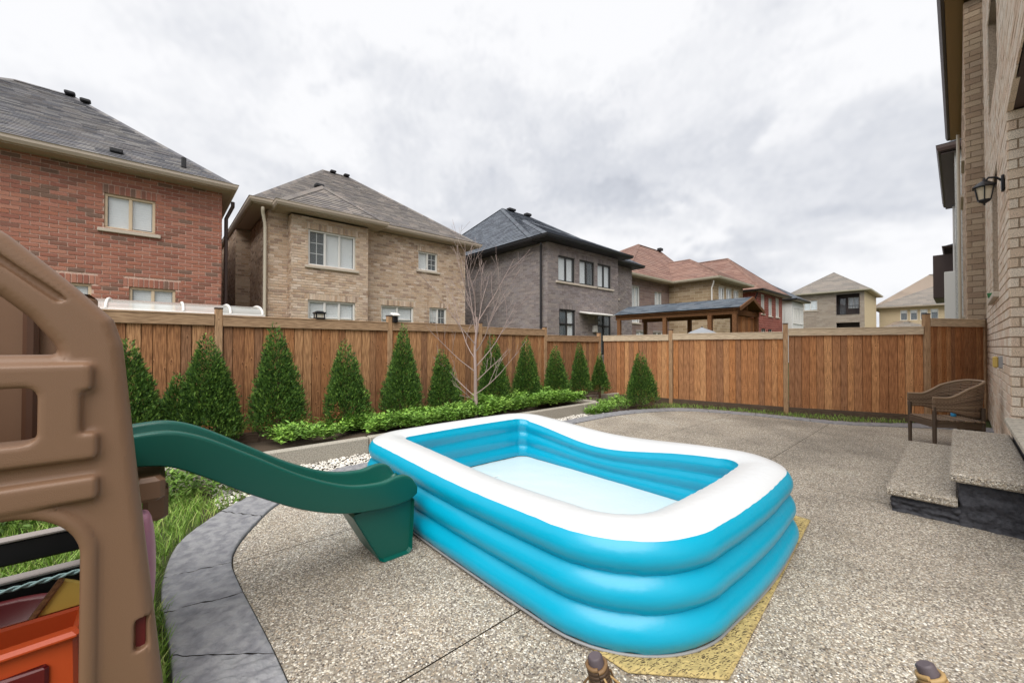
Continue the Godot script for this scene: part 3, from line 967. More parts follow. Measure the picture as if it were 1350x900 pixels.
	brick_face(h, P(23, -0.15), Vector3(-1, 0, 0), Vector3(0, 0, -1), 9.0, 9.5, 0.13, 0.34, tan_, "mortar_tan", [[3.6, 2.4, 1.5, 1.6], [3.6, 6.0, 1.5, 1.6], [7.0, 6.2, 0.9, 1.4]])
	for q in [[3.6, 2.4, 1.5, 1.6], [3.6, 6.0, 1.5, 1.6], [7.0, 6.2, 0.9, 1.4]]:
		window(h, P(23, -0.15), Vector3(-1, 0, 0), Vector3(0, 0, -1), q, 2, "frame_white", {})
	plain_walls(h, 14, 23, -12, -0.15, 9.5, "mortar_tan", [2, 3])
	hip_roof(h, 13.7, 23.3, -12.5, 0.16, 9.75, Vector2(18.5, -6), Vector2(18.5, -5.5), 12.5, rt, "trim_brown", "soffit_bronze", {"back": true, "over": 0.1})
	var so := MB.new()
	so.box(P(18.5, 0.0, 9.6), Vector3(9.6, 0.04, 0.30))
	part(h, "soffit", so, M["soffit_bronze"])
	downspout(h, P(22.6, -0.05), 9.5, "trim_beige")
	h = thing("stucco_house", P(29, -4), "pale stucco house with deep dark brown eaves in our row", "house")
	plain_walls(h, 24.3, 33.5, -12, 0.05, 9.5, "stucco_white")
	hip_roof(h, 24.0, 33.9, -12.5, 0.44, 9.75, Vector2(29, -6), Vector2(29, -5.5), 12.5, rb, "trim_brown", "trim_brown", {"back": true, "over": 0.1, "fascia": 0.3})
	so = MB.new()
	so.box(P(29, 0.24, 9.4), Vector3(9.9, 0.04, 0.38))
	part(h, "soffit", so, M["trim_brown"])
	part(h, "bay_window", wb_box(P(26.2, 0.22, 3.4), Vector3(1.6, 2.6, 0.34)), M["trim_white"])
	downspout(h, P(33.2, 0.12), 9.3, "trim_white")
	h = thing("stucco_house", P(42, -4), "far grey house with brown upper balcony in our row", "house")
	plain_walls(h, 35, 48, -12, 0.1, 7.2, "mortar_grey")
	hip_roof(h, 34.7, 48.3, -12.5, 0.5, 7.4, Vector2(42, -6), Vector2(42, -5.5), 10.0, rb, "trim_brown", "trim_brown", {"back": true, "over": 0.1})
	part(h, "balcony", wb_box(P(37.5, 0.55, 5.7), Vector3(4.5, 2.6, 0.9)), M["trim_brown"])

	# the house the yard belongs to
	h = thing("brick_house", P(9, -3), "cream brick house wall rising beside the concrete steps", "house")
	var cream := [lin(244, 226, 206), lin(238, 217, 194), lin(247, 233, 215), lin(232, 208, 184), lin(242, 223, 203), lin(245, 229, 211), lin(236, 211, 189)]
	o = P(13.0, -0.41)
	var D := Vector3(-1, 0, 0)
	var Q := Vector3(0, 0, -1)
	ops = [[2.2, 2.3, 1.6, 2.35], [1.7, 5.5, 2.4, 1.9]]
	brick_face(h, o, D, Q, 5.56, 4.25, 0.115, 0.31, cream, "mortar_cream", [ops[0]], 220, Rect2(0, 0.3, 5.56, 3.9), 0.0)
	brick_face(h, o + Vector3(0, 4.25, 0), D, Q, 10.0, 5.1, 0.115, 0.31, cream, "mortar_cream", [[1.7, 1.25, 2.4, 1.9]], 60, Rect2(0, 0, 6.5, 3.2), 0.0)
	window(h, o, D, Q, ops[0], 2, "frame_white", {"depth": 0.14, "sillw": 1.75})
	window(h, o + Vector3(0, 4.25, 0), D, Q, [1.7, 1.25, 2.4, 1.9], 2, "frame_black", {"depth": 0.14, "sill": false})
	brick_face(h, P(7.44, -0.41), V, W, 1.6, 4.25, 0.115, 0.31, cream, "mortar_cream", [], 40, Rect2(0, 0.5, 0.7, 3.8), 0.0)
	brick_face(h, P(7.44, -2.0), D, Q, 4.44, 4.25, 0.115, 0.31, cream, "mortar_cream", [[1.0, 0.66, 1.9, 2.4]], 0, Rect2(), 0.0)
	window(h, P(7.44, -2.0), D, Q, [1.0, 0.66, 1.9, 2.4], 2, "frame_white", {"drape": true, "sill": false, "depth": 0.1})
	var ov := MB.new()
	ov.box(P(5.22, -1.2, 4.31), Vector3(4.43, 0.1, 1.55))
	part(h, "porch_ceiling", ov, M["trim_brown"])
	ov = MB.new()
	ov.box(P(3.1, -6.2, 6.8), Vector3(0.2, 5.0, 11.5))
	ov.box(P(3.1, -7.0, 2.15), Vector3(0.2, 4.3, 9.9))
	ov.box(P(13.0 - 0.1, -6.4, 4.7), Vector3(0.2, 9.3, 11.9))
	ov.box(P(8.0, -12.1, 4.7), Vector3(10.0, 9.3, 0.2))
	part(h, "wall", ov, M["mortar_cream"])
	hip_roof(h, 2.6, 13.3, -12.5, -0.1, 9.6, Vector2(7, -6), Vector2(9, -6), 12.5, rt, "fascia_tan", "soffit_tan", {"back": true, "course": 0.3})
	var soc := MB.new()      # weatherproof socket on the wall
	soc.cbox(P(8.6, -0.385, 1.28), Vector3(0.12, 0.17, 0.05), 0.012)
	var sp := part(h, "outlet_box", soc, M["plastic_grey"])
	soc = MB.new()
	soc.cbox(P(8.6, -0.335, 1.28), Vector3(0.10, 0.15, 0.05), 0.012)
	part(sp, "outlet_cover", soc, M["brass"])

func wb_box(at: Vector3, size: Vector3) -> MB:
	var b := MB.new()
	b.cbox(at, size, 0.02)
	return b

# ---------------------------------------------------------------- yard
const OUTER := [[0.07, -2.0], [0.06, 0.5], [0.06, 2.32], [0.03, 3.04], [0.04, 3.43], [0.12, 3.89], [0.3, 4.24], [0.62, 4.62], [1.0, 4.86], [1.59, 5.02], [1.94, 5.05], [4.0, 5.16], [5.97, 5.23], [7.46, 5.2], [8.57, 4.92], [9.46, 4.3], [9.9, 2.96], [10.05, 1.64], [10.5, 0.95], [11.0, 0.4], [11.3, -0.41]]
const INNER := [[0.45, -2.0], [0.45, 0.5], [0.45, 1.98], [0.40, 3.0], [0.40, 3.34], [0.46, 3.59], [0.6, 3.88], [0.84, 4.26], [1.18, 4.52], [1.7, 4.70], [2.1, 4.74], [4.0, 4.86], [5.9, 4.93], [7.34, 4.9], [8.38, 4.63], [9.18, 4.08], [9.6, 2.88], [9.75, 1.56], [10.2, 0.8], [10.6, 0.2], [10.8, -0.41]]

func poly_at(pts: Array, k: float) -> Vector2:
	var i := clampi(int(k), 0, pts.size() - 2)
	var f := k - i
	var p := func(j): return Vector2(pts[clampi(j, 0, pts.size() - 1)][0], pts[clampi(j, 0, pts.size() - 1)][1])
	var a: Vector2 = p.call(i)
	var b: Vector2 = p.call(i + 1)
	return a.cubic_interpolate(b, p.call(i - 1), p.call(i + 2), f)

func build_ground() -> void:
	var b := MB.new()
	b.quad(P(-200, -200, -0.06), P(-200, 300, -0.06), P(300, 300, -0.06), P(300, -200, -0.06))
	structure("ground", b, M["turf"])
	# patio of washed aggregate, cut into bays by control joints
	var base := MB.new()
	var pat := PackedVector2Array()
	for i in 161:
		pat.push_back(poly_at(INNER, i / 160.0 * (INNER.size() - 1)))
	var bed := Geometry2D.triangulate_polygon(pat)
	for i in range(0, bed.size(), 3):
		base.tri(P(pat[bed[i]].x, pat[bed[i]].y, -0.02), P(pat[bed[i + 1]].x, pat[bed[i + 1]].y, -0.02), P(pat[bed[i + 2]].x, pat[bed[i + 2]].y, -0.02))
	var patio := structure("patio", base, M["soil"])
	nz.seed = 14
	nz.frequency = 1.0
	nz.fractal_octaves = 4
	var cuts_v := [-2.0, 1.67, 3.33, 6.0]
	var cuts_u := [0.0, 5.2, 12.0]
	for a in cuts_v.size() - 1:
		for e in cuts_u.size() - 1:
			var m := MB.new()
			var r := Rect2(cuts_u[e] + 0.004, cuts_v[a] + 0.004, cuts_u[e + 1] - cuts_u[e] - 0.008, cuts_v[a + 1] - cuts_v[a] - 0.008)
			var st := 0.14
			var nx := int(ceil(r.size.x / st))
			var ny := int(ceil(r.size.y / st))
			for i in nx:
				for j in ny:
					var q := Rect2(r.position + Vector2(r.size.x / nx * i, r.size.y / ny * j), Vector2(r.size.x / nx, r.size.y / ny))
					var cell := PackedVector2Array([q.position, Vector2(q.end.x, q.position.y), q.end, Vector2(q.position.x, q.end.y)])
					var ins := 0
					for p in cell:
						if Geometry2D.is_point_in_polygon(p, pat):
							ins += 1
					if ins == 4:
						patio_poly(m, cell)
					else:
						for c in Geometry2D.intersect_polygons(cell, pat):
							patio_poly(m, c)
			if m.v.size() > 0:
				part(patio, "slab", m, M["aggregate"])
	# stamped border, cast in pieces
	var bb := MB.new()
	for i in 160:
		var k0 := i / 160.0 * (OUTER.size() - 1)
		var k1 := (i + 1) / 160.0 * (OUTER.size() - 1)
		var p0 := poly_at(OUTER, k0)
		var p1 := poly_at(OUTER, k1)
		var q0 := poly_at(INNER, k0)
		var q1 := poly_at(INNER, k1)
		bb.quad(P(p0.x, p0.y, -0.015), P(p1.x, p1.y, -0.015), P(q1.x, q1.y, -0.015), P(q0.x, q0.y, -0.015))
	var bord := structure("patio_border", bb, M["soil"])
	# joints measured along the border
	var s := 0.0
	var marks := [0.0]
	var prev := poly_at(OUTER, 0.0).lerp(poly_at(INNER, 0.0), 0.5)
	var want := [2.3, 2.5, 4.36, 4.91, 5.36]
	var nxt := 0.3
	for i in range(1, 2001):
		var k := i / 2000.0 * (OUTER.size() - 1)
		var p := poly_at(OUTER, k).lerp(poly_at(INNER, k), 0.5)
		s += p.distance_to(prev)
		prev = p
		if s >= nxt:
			marks.append(k)
			if s < 3.8: nxt = s + 0.62
			elif s < 4.30: nxt = 4.35
			elif s < 4.5: nxt = 4.91
			elif s < 5.1: nxt = 5.36
			else: nxt = s + 0.95
	marks.append(float(OUTER.size() - 1))
	for i in marks.size() - 1:
		var m := MB.new()
		var rows := []
		var span: float = marks[i + 1] - marks[i]
		var gap := 0.004 / maxf((poly_at(OUTER, marks[i]) - poly_at(OUTER, marks[i] + 0.05)).length() / 0.05, 0.1)
		var n := 30
		for j in n + 1:
			var k: float = marks[i] + gap + (span - 2 * gap) * j / n
			var po := poly_at(OUTER, k)
			var pi := poly_at(INNER, k)
			pi = pi.lerp(po, 0.02)
			var row := PackedVector3Array()
			row.push_back(P(po.x, po.y, -0.09))
			row.push_back(P(po.x, po.y, 0.012))
			for w in range(0, 21):
				var c := po.lerp(pi, 0.02 + 0.96 * w / 20.0)
				var a1 := absf(nz.get_noise_2d(c.x * 4.0 + 7.0, c.y * 9.0))
				var a2 := nz.get_noise_2d(c.x * 13.0, c.y * 22.0)
				row.push_back(P(c.x, c.y, 0.016 + 0.022 * minf(a1, 0.35) + 0.004 * a2))
			row.push_back(P(pi.x, pi.y, 0.012))
			row.push_back(P(pi.x, pi.y, -0.015))
			rows.append(row)
		m.grid(rows)
		part(bord, "slab", m, M["stamped"])

func patio_poly(m: MB, c: PackedVector2Array) -> void:
	for i in range(1, c.size() - 1):
		var at := m.c.size()
		var n0 := Geometry2D.is_polygon_clockwise(c)
		if n0: m.tri(P(c[0].x, c[0].y), P(c[i].x, c[i].y), P(c[i + 1].x, c[i + 1].y))
		else: m.tri(P(c[0].x, c[0].y), P(c[i + 1].x, c[i + 1].y), P(c[i].x, c[i].y))
		for k in 3:
			var p: Vector3 = m.v[at + k]
			var w := nz.get_noise_2d(p.x * 1.1, p.z * 1.1) * 0.5 + nz.get_noise_2d(p.x * 0.3 + 50, p.z * 0.3) * 0.6
			var g := clampf(0.98 + w * 0.62, 0.60, 1.25)
			m.c[at + k] = Color(g * 0.90, g * 0.88, g * 0.85)

func build_bed() -> void:
	# planting bed behind a concrete kerb
	var s := MB.new()
	s.quad(P(-6, 5.6, 0.16), P(-6, 7.3, 0.16), P(10.0, 7.3, 0.16), P(7.6, 5.6, 0.16))
	structure("garden_bed", s, M["soil"])
	var e := MB.new()
	e.quad(P(0.3, 4.0, -0.03), P(0.3, 5.65, -0.03), P(8.0, 5.65, -0.03), P(8.0, 4.5, -0.03))
	e.quad(P(8.0, 3.0, -0.031), P(8.0, 7.2, -0.031), P(10.2, 7.2, -0.031), P(13, -0.5, -0.031))
	structure("verge", e, M["soil"])
	var k := thing("garden_kerb", P(4, 5.6), "low grey concrete kerb holding back the planted bed", "kerb")
	var x := -5.0
	var lens := [2.6, 2.3, 2.35, 2.4, 2.45]
	var i := 0
	while x < 7.6:
		var L: float = minf(lens[i % 5], 7.66 - x)
		var b := MB.new()
		b.cbox(P(x + L * 0.5, 5.62 + rng.randf_range(-0.008, 0.008), 0.08 + rng.randf_range(-0.006, 0.006)), Vector3(L - 0.012, 0.26, 0.13), 0.012)
		part(k, "kerb_block", b, M["concrete"])
		x += L
		i += 1
	var b2 := MB.new()
	b2.cbox(P(7.62, 6.22, 0.08), Vector3(0.13, 0.26, 1.06), 0.012, Basis(Vector3.UP, 0.18))
	part(k, "kerb_block", b2, M["concrete"])
	b2 = MB.new()
	b2.cbox(P(8.9, 6.62, 0.06), Vector3(2.3, 0.2, 0.1), 0.012, Basis(Vector3.UP, -0.1))
	part(k, "kerb_block", b2, M["concrete"])
	var t := thing("timber_edging", P(1, 6.6), "weathered timber edging plank at the foot of the cedars", "edging")
	for j in 4:
		b2 = MB.new()
		b2.cbox(P(-2.6 + j * 2.45, 6.55, 0.2), Vector3(2.42, 0.16, 0.05), 0.006)
		part(t, "plank", b2, M["edging"])

func build_fences() -> void:
	var bm := {}
	for w in [0.135, 0.12, 0.105]:
		var q := MB.new()
		q.cbox(Vector3.ZERO, Vector3(w, 1.0, 0.018), 0.003)
		bm[w] = q.mesh()
	var ws := [0.135, 0.12, 0.105]
	var runs := [
		{"pts": [[-6.8, 7.05], [-4.35, 7.05], [-1.9, 7.05], [0.65, 7.05], [3.22, 7.05], [5.32, 7.05], [7.4, 7.05], [9.71, 7.05]], "top": [1.95, 1.95, 1.93, 1.92, 1.93, 1.90, 1.76], "post": [2.05, 2.05, 2.04, 2.03, 2.05, 2.0, 1.97, 1.88], "bot": 0.12, "kind": "board", "rail": "rail_a",
			"name": "red brown timber board fence behind the row of cedars"},
		{"pts": [[9.80, 7.0], [10.12, 5.05], [10.67, 2.62], [11.48, 0.43], [12.9, -0.35]], "top": [1.78, 1.80, 1.87, 2.03], "post": [0.0, 1.92, 2.0, 2.13, 2.05], "bot": 0.02, "kind": "plank", "rail": "rail_b",
			"name": "orange brown timber board fence with pale top rails running to the cream house"}]
	for r in runs:
		var pts: Array = r.pts
		var mid := P(pts[pts.size() / 2][0], pts[pts.size() / 2][1])
		var f := thing("board_fence", mid, r.name, "fence")
		for i in pts.size():
			if r.post[i] == 0.0:
				continue
			var dir := Vector3.RIGHT
			var a := P(pts[maxi(i - 1, 0)][0], pts[maxi(i - 1, 0)][1])
			var c := P(pts[mini(i + 1, pts.size() - 1)][0], pts[mini(i + 1, pts.size() - 1)][1])
			dir = (c - a).normalized()
			var bas := Basis(dir, Vector3.UP, dir.cross(Vector3.UP))
			var p := MB.new()
			var at := P(pts[i][0], pts[i][1])
			p.cbox(at + Vector3.UP * (float(r.post[i]) * 0.5 - 0.05), Vector3(0.092, float(r.post[i]) + 0.1, 0.092), 0.006, bas)
			var po := part(f, "post", p, M["post"])
			p = MB.new()
			p.cbox(at + Vector3.UP * (float(r.post[i]) + 0.008), Vector3(0.104, 0.02, 0.104), 0.005, bas)
			part(po, "post_cap", p, M["trim_brown"])
		for i in pts.size() - 1:
			var a := P(pts[i][0], pts[i][1])
			var c := P(pts[i + 1][0], pts[i + 1][1])
			var dir := (c - a).normalized()
			var nn := dir.cross(Vector3.UP).normalized()
			if nn.dot(EYE - a) < 0:
				nn = -nn
			var bas := Basis(dir, Vector3.UP, dir.cross(Vector3.UP))
			var L := a.distance_to(c)
			var top: float = r.top[i]
			var m := MB.new()
			m.cbox((a + c) * 0.5 + Vector3.UP * (top - 0.07) + nn * 0.036, Vector3(L - 0.10, 0.14, 0.036), 0.004, bas)
			part(f, "rail", m, M[r.rail])
			m = MB.new()
			m.cbox((a + c) * 0.5 + Vector3.UP * (top + 0.012), Vector3(L - 0.10, 0.022, 0.12), 0.004, bas)
			part(f, "rail_cap", m, M[r.rail])
			m = MB.new()
			m.cbox((a + c) * 0.5 + Vector3.UP * (float(r.bot) + 0.2) - nn * 0.05, Vector3(L - 0.10, 0.09, 0.036), 0.004, bas)
			part(f, "rail", m, M[r.rail])
			m = MB.new()
			m.cbox((a + c) * 0.5 + Vector3.UP * (float(r.bot) + 0.03) + nn * 0.012, Vector3(L - 0.10, 0.14, 0.03), 0.004, bas)
			part(f, "kickboard", m, M["edging"])
			var x := 0.06
			var k := 0
			while x < L - 0.07:
				var w: float = ws[rng.randi() % 3]
				w = minf(w, L - 0.05 - x) if L - 0.05 - x > 0.05 else 0.05
				var hgt := top - 0.10 - float(r.bot) - 0.05
				var bw: float = 0.135 if w > 0.125 else (0.12 if w > 0.11 else 0.105)
				var off := 0.006
				var tr := Transform3D(bas * Basis(Vector3(0, 0, 1), rng.randf_range(-0.004, 0.004)) * Basis(Vector3.UP, rng.randf_range(-0.03, 0.03)) * Basis.from_scale(Vector3(1, hgt, 1)), a + dir * (x + w * 0.5) + Vector3.UP * (float(r.bot) + 0.06 + hgt * 0.5) + nn * (off + rng.randf_range(-0.003, 0.003)))
				placed(f, "board", bm[bw], M["%s%d" % [r.kind, rng.randi() % 7]], tr)
				x += w + rng.randf_range(0.005, 0.010)
				placed(f, "backing_board", bm[0.105], M["%s%d" % [r.kind, rng.randi() % 7]], Transform3D(bas * Basis.from_scale(Vector3(1, hgt, 1)), a + dir * minf(x - 0.004, L - 0.1) + Vector3.UP * (float(r.bot) + 0.06 + hgt * 0.5) + nn * -0.026))
				k += 1

# ---------------------------------------------------------------- plants
func cedar(u: float, v: float, top: float, rad: float, label: String, lobes := [], bottom := 0.24) -> void:
	var t := thing("cedar_shrub", P(u, v, 0.16), label, "shrub", "cedars along the fence")
	var tr := MB.new()
	tr.tube([P(u, v, 0.1), P(u, v, 0.5), P(u, v, top * 0.6)], [0.035, 0.03, 0.008], 7)
	part(t, "trunk", tr, M["cedar_bark"])
	var f := MB.new()
	var cl := [[0.0, 0.0, top, rad]]
	cl.append_array(lobes)
	var cols := [lin(68, 104, 38), lin(82, 118, 44), lin(56, 88, 34), lin(100, 136, 54), lin(72, 108, 40), lin(46, 74, 30), lin(116, 150, 60)]
	var dead := [lin(140, 88, 50), lin(120, 76, 46)]
	for c in cl:
		var H: float = c[2] - bottom
		var count := int(12500.0 * c[3] * H / 0.5)
		var ph := rng.randf() * 10.0
		var pw := rng.randf_range(0.72, 1.0)
		var asym := rng.randf_range(0.06, 0.2)
		var lean := Vector3(rng.randf_range(-0.06, 0.06), 0, rng.randf_range(-0.06, 0.06))
		for i in count:
			var y := 1.0 - sqrt(rng.randf())
			y = lerpf(y, rng.randf(), 0.3)
			var w := rng.randf() * TAU
			var env: float = c[3] * pow(maxf(1.0 - y, 0.0), pw) * 1.06 * (0.6 + 0.4 * minf(y / 0.10, 1.0)) + 0.010
			env *= 1.0 + asym * sin(w + ph) + 0.34 * nz.get_noise_3d(cos(w) * 2.6 + ph, y * 7.0, sin(w) * 2.6 + u) + 0.16 * nz.get_noise_3d(cos(w) * 7.0 + ph, y * 19.0, sin(w) * 7.0 + u)
			var dpt := sqrt(rng.randf_range(0.30, 1.06))
			var rr := env * dpt * (1.0 if rng.randf() > 0.03 else 1.18)
			var p := P(u + float(c[0]), v + float(c[1]), 0) + Vector3(cos(w) * rr, bottom + y * H, sin(w) * rr) + lean * y
			var outw := Vector3(cos(w), 0.0, sin(w))
			var d := (outw * rng.randf_range(0.4, 1.0) + Vector3.UP * rng.randf_range(0.5, 1.5) + Vector3(rng.randf_range(-0.5, 0.5), 0, rng.randf_range(-0.5, 0.5))).normalized()
			var sd := d.cross(Vector3(rng.randf_range(-1, 1), rng.randf_range(-1, 1), rng.randf_range(-1, 1))).normalized()
			var L := rng.randf_range(0.026, 0.062)
			var B := rng.randf_range(0.0024, 0.0052)
			f.col = cols[rng.randi() % cols.size()]
			f.tri(p - sd * B, p + d * L, p + sd * B)
			f.tri(p + d * L * 0.25 - sd * B * 2.0, p + d * L * 0.9 - sd * B * 1.6, p + d * L * 0.2)
			f.tri(p + d * L * 0.25 + sd * B * 2.0, p + d * L * 0.2, p + d * L * 0.9 + sd * B * 1.6)
	part(t, "crown", f, M["cedar"])
	if rad > 0.33:
		var dd := MB.new()
		for g in 2:
			var a := rng.randf_range(-0.6, 2.4)
			var cpt := P(u, v, bottom + rng.randf_range(0.08, 0.24)) + Vector3(cos(a), 0, sin(a)) * rad * 0.86
			for i in 110:
				var p := cpt + Vector3(rng.randfn(0, 0.04), rng.randfn(0, 0.06), rng.randfn(0, 0.04))
				var d := Vector3(rng.randf_range(-1, 1), rng.randf_range(-0.6, 0.8), rng.randf_range(-1, 1)).normalized()
				var sd := d.cross(Vector3(rng.randf(), rng.randf(), rng.randf())).normalized()
				dd.col = dead[i % 2]
				dd.tri(p - sd * 0.007, p + d * 0.05, p + sd * 0.007)
		part(t, "dead_foliage", dd, M["cedar"])

func build_cedars() -> void:
	nz.frequency = 1.0
	cedar(-0.26, 6.5, 1.66, 0.36, "cedar shrub half hidden behind the brown playhouse wall")
	cedar(0.46, 6.5, 1.70, 0.36, "broad cedar shrub with two tips below the first fence post", [[-0.27, 0.0, 1.20, 0.25], [0.14, -0.05, 1.42, 0.26]])
	cedar(1.30, 6.5, 1.87, 0.37, "tall broad cedar above dead brown sprigs and bare edging plank")
	cedar(2.24, 6.5, 1.64, 0.34, "cedar in front of the solar lantern on the fence")
	cedar(3.17, 6.5, 1.92, 0.36, "tallest cedar, right in front of the post with black light")
	cedar(4.08, 6.5, 1.48, 0.34, "short cedar just left of the bare tree trunk")
	cedar(5.28, 6.5, 1.78, 0.35, "cedar directly behind the bare tree's branches")
	cedar(6.22, 6.5, 1.74, 0.33, "cedar between bare tree and the fence's step down")
	cedar(7.22, 6.5, 1.55, 0.32, "small cedar just past the fence's step down")
	cedar(8.16, 6.5, 1.63, 0.27, "slim pointed cedar beside the fence corner")
	cedar(8.98, 6.5, 1.34, 0.26, "short cedar tucked into the fence corner")
	cedar(8.75, 5.15, 1.40, 0.37, "round cedar on its own beyond the kerb by the orange fence", [], 0.1)

func build_tree() -> void:
	var base := P(4.42, 5.98, 0.14)
	var t := thing("bare_tree", base, "young leafless tree with pale pinkish bark in the planted bed", "tree")
	var tr := MB.new()
	var path := []
	var rad := []
	for i in 11:
		var y := i * 0.19
		path.append(base + Vector3(0.02 * sin(i * 0.9), y, 0.02 * cos(i * 1.3)))
		rad.append(lerpf(0.040, 0.018, i / 10.0))
	tr.tube(path, rad, 9)
	part(t, "trunk", tr, M["bark"])
	var ca := deg_to_rad(41.7)
	var right := Vector3(cos(ca), 0, sin(ca))
	# limbs: start height, lean to the side, lean in depth, length
	var limbs := [[0.45, -0.95, 0.3, 1.15], [0.5, 0.9, -0.4, 1.2], [0.75, 0.8, 0.6, 1.0], [0.95, -0.9, -0.2, 1.3], [1.05, 0.65, 0.25, 1.6], [1.2, -0.6, 0.5, 1.5], [1.35, 0.5, -0.5, 1.7], [1.5, -0.55, -0.4, 1.7], [1.6, 0.25, 0.5, 1.7], [1.75, -0.18, 0.2, 1.9], [1.85, 0.45, 0.1, 1.5], [1.95, -0.3, -0.2, 1.6], [2.0, 0.1, -0.1, 2.0], [0.35, -0.6, -0.7, 0.7]]
	for l in limbs:
		var m := MB.new()
		var st: Vector3 = base + Vector3(0, l[0] * 0.92, 0)
		var d: Vector3 = (right * l[1] + Vector3(right.z, 0, -right.x) * l[2] + Vector3.UP * (0.55 + 0.12 * l[0])).normalized()
		limb(m, st, d, minf(l[3], 1.5) * 0.98, 0.0105, 0)
		part(t, "branch", m, M["bark"])

func limb(m: MB, at: Vector3, d: Vector3, L: float, r: float, depth: int) -> void:
	var path := [at]
	var rad := [r]
	var p := at
	var dir := d
	var n := 7 if depth == 0 else 5
	for i in n:
		dir = (dir + Vector3(rng.randf_range(-0.13, 0.13), rng.randf_range(-0.02, 0.17), rng.randf_range(-0.13, 0.13))).normalized()
		p += dir * L / n
		path.append(p)
		rad.append(lerpf(r, 0.0026, float(i + 1) / n))
		if depth < 2 and i > 0 and i < n - 1 and rng.randf() < (0.95 if depth == 0 else 0.7):
			var side := dir.cross(Vector3(rng.randf_range(-1, 1), rng.randf_range(-1, 1), rng.randf_range(-1, 1))).normalized()
			limb(m, p, (dir + side * rng.randf_range(0.5, 1.0) + Vector3.UP * 0.25).normalized(), L * rng.randf_range(0.28, 0.5), float(rad[-1]) * 0.62, depth + 1)
	m.tube(path, rad, 6 if depth == 0 else 4, false)

func leaf(m: MB, p: Vector3, d: Vector3, L: float, B: float) -> void:
	var sd := d.cross(Vector3.UP + Vector3(rng.randf_range(-0.4, 0.4), 0, rng.randf_range(-0.4, 0.4))).normalized()
	var mid := p + d * L * 0.45 + Vector3(0, L * 0.08, 0)
	m.tri(p, mid - sd * B, p + d * L)
	m.tri(p, p + d * L, mid + sd * B)

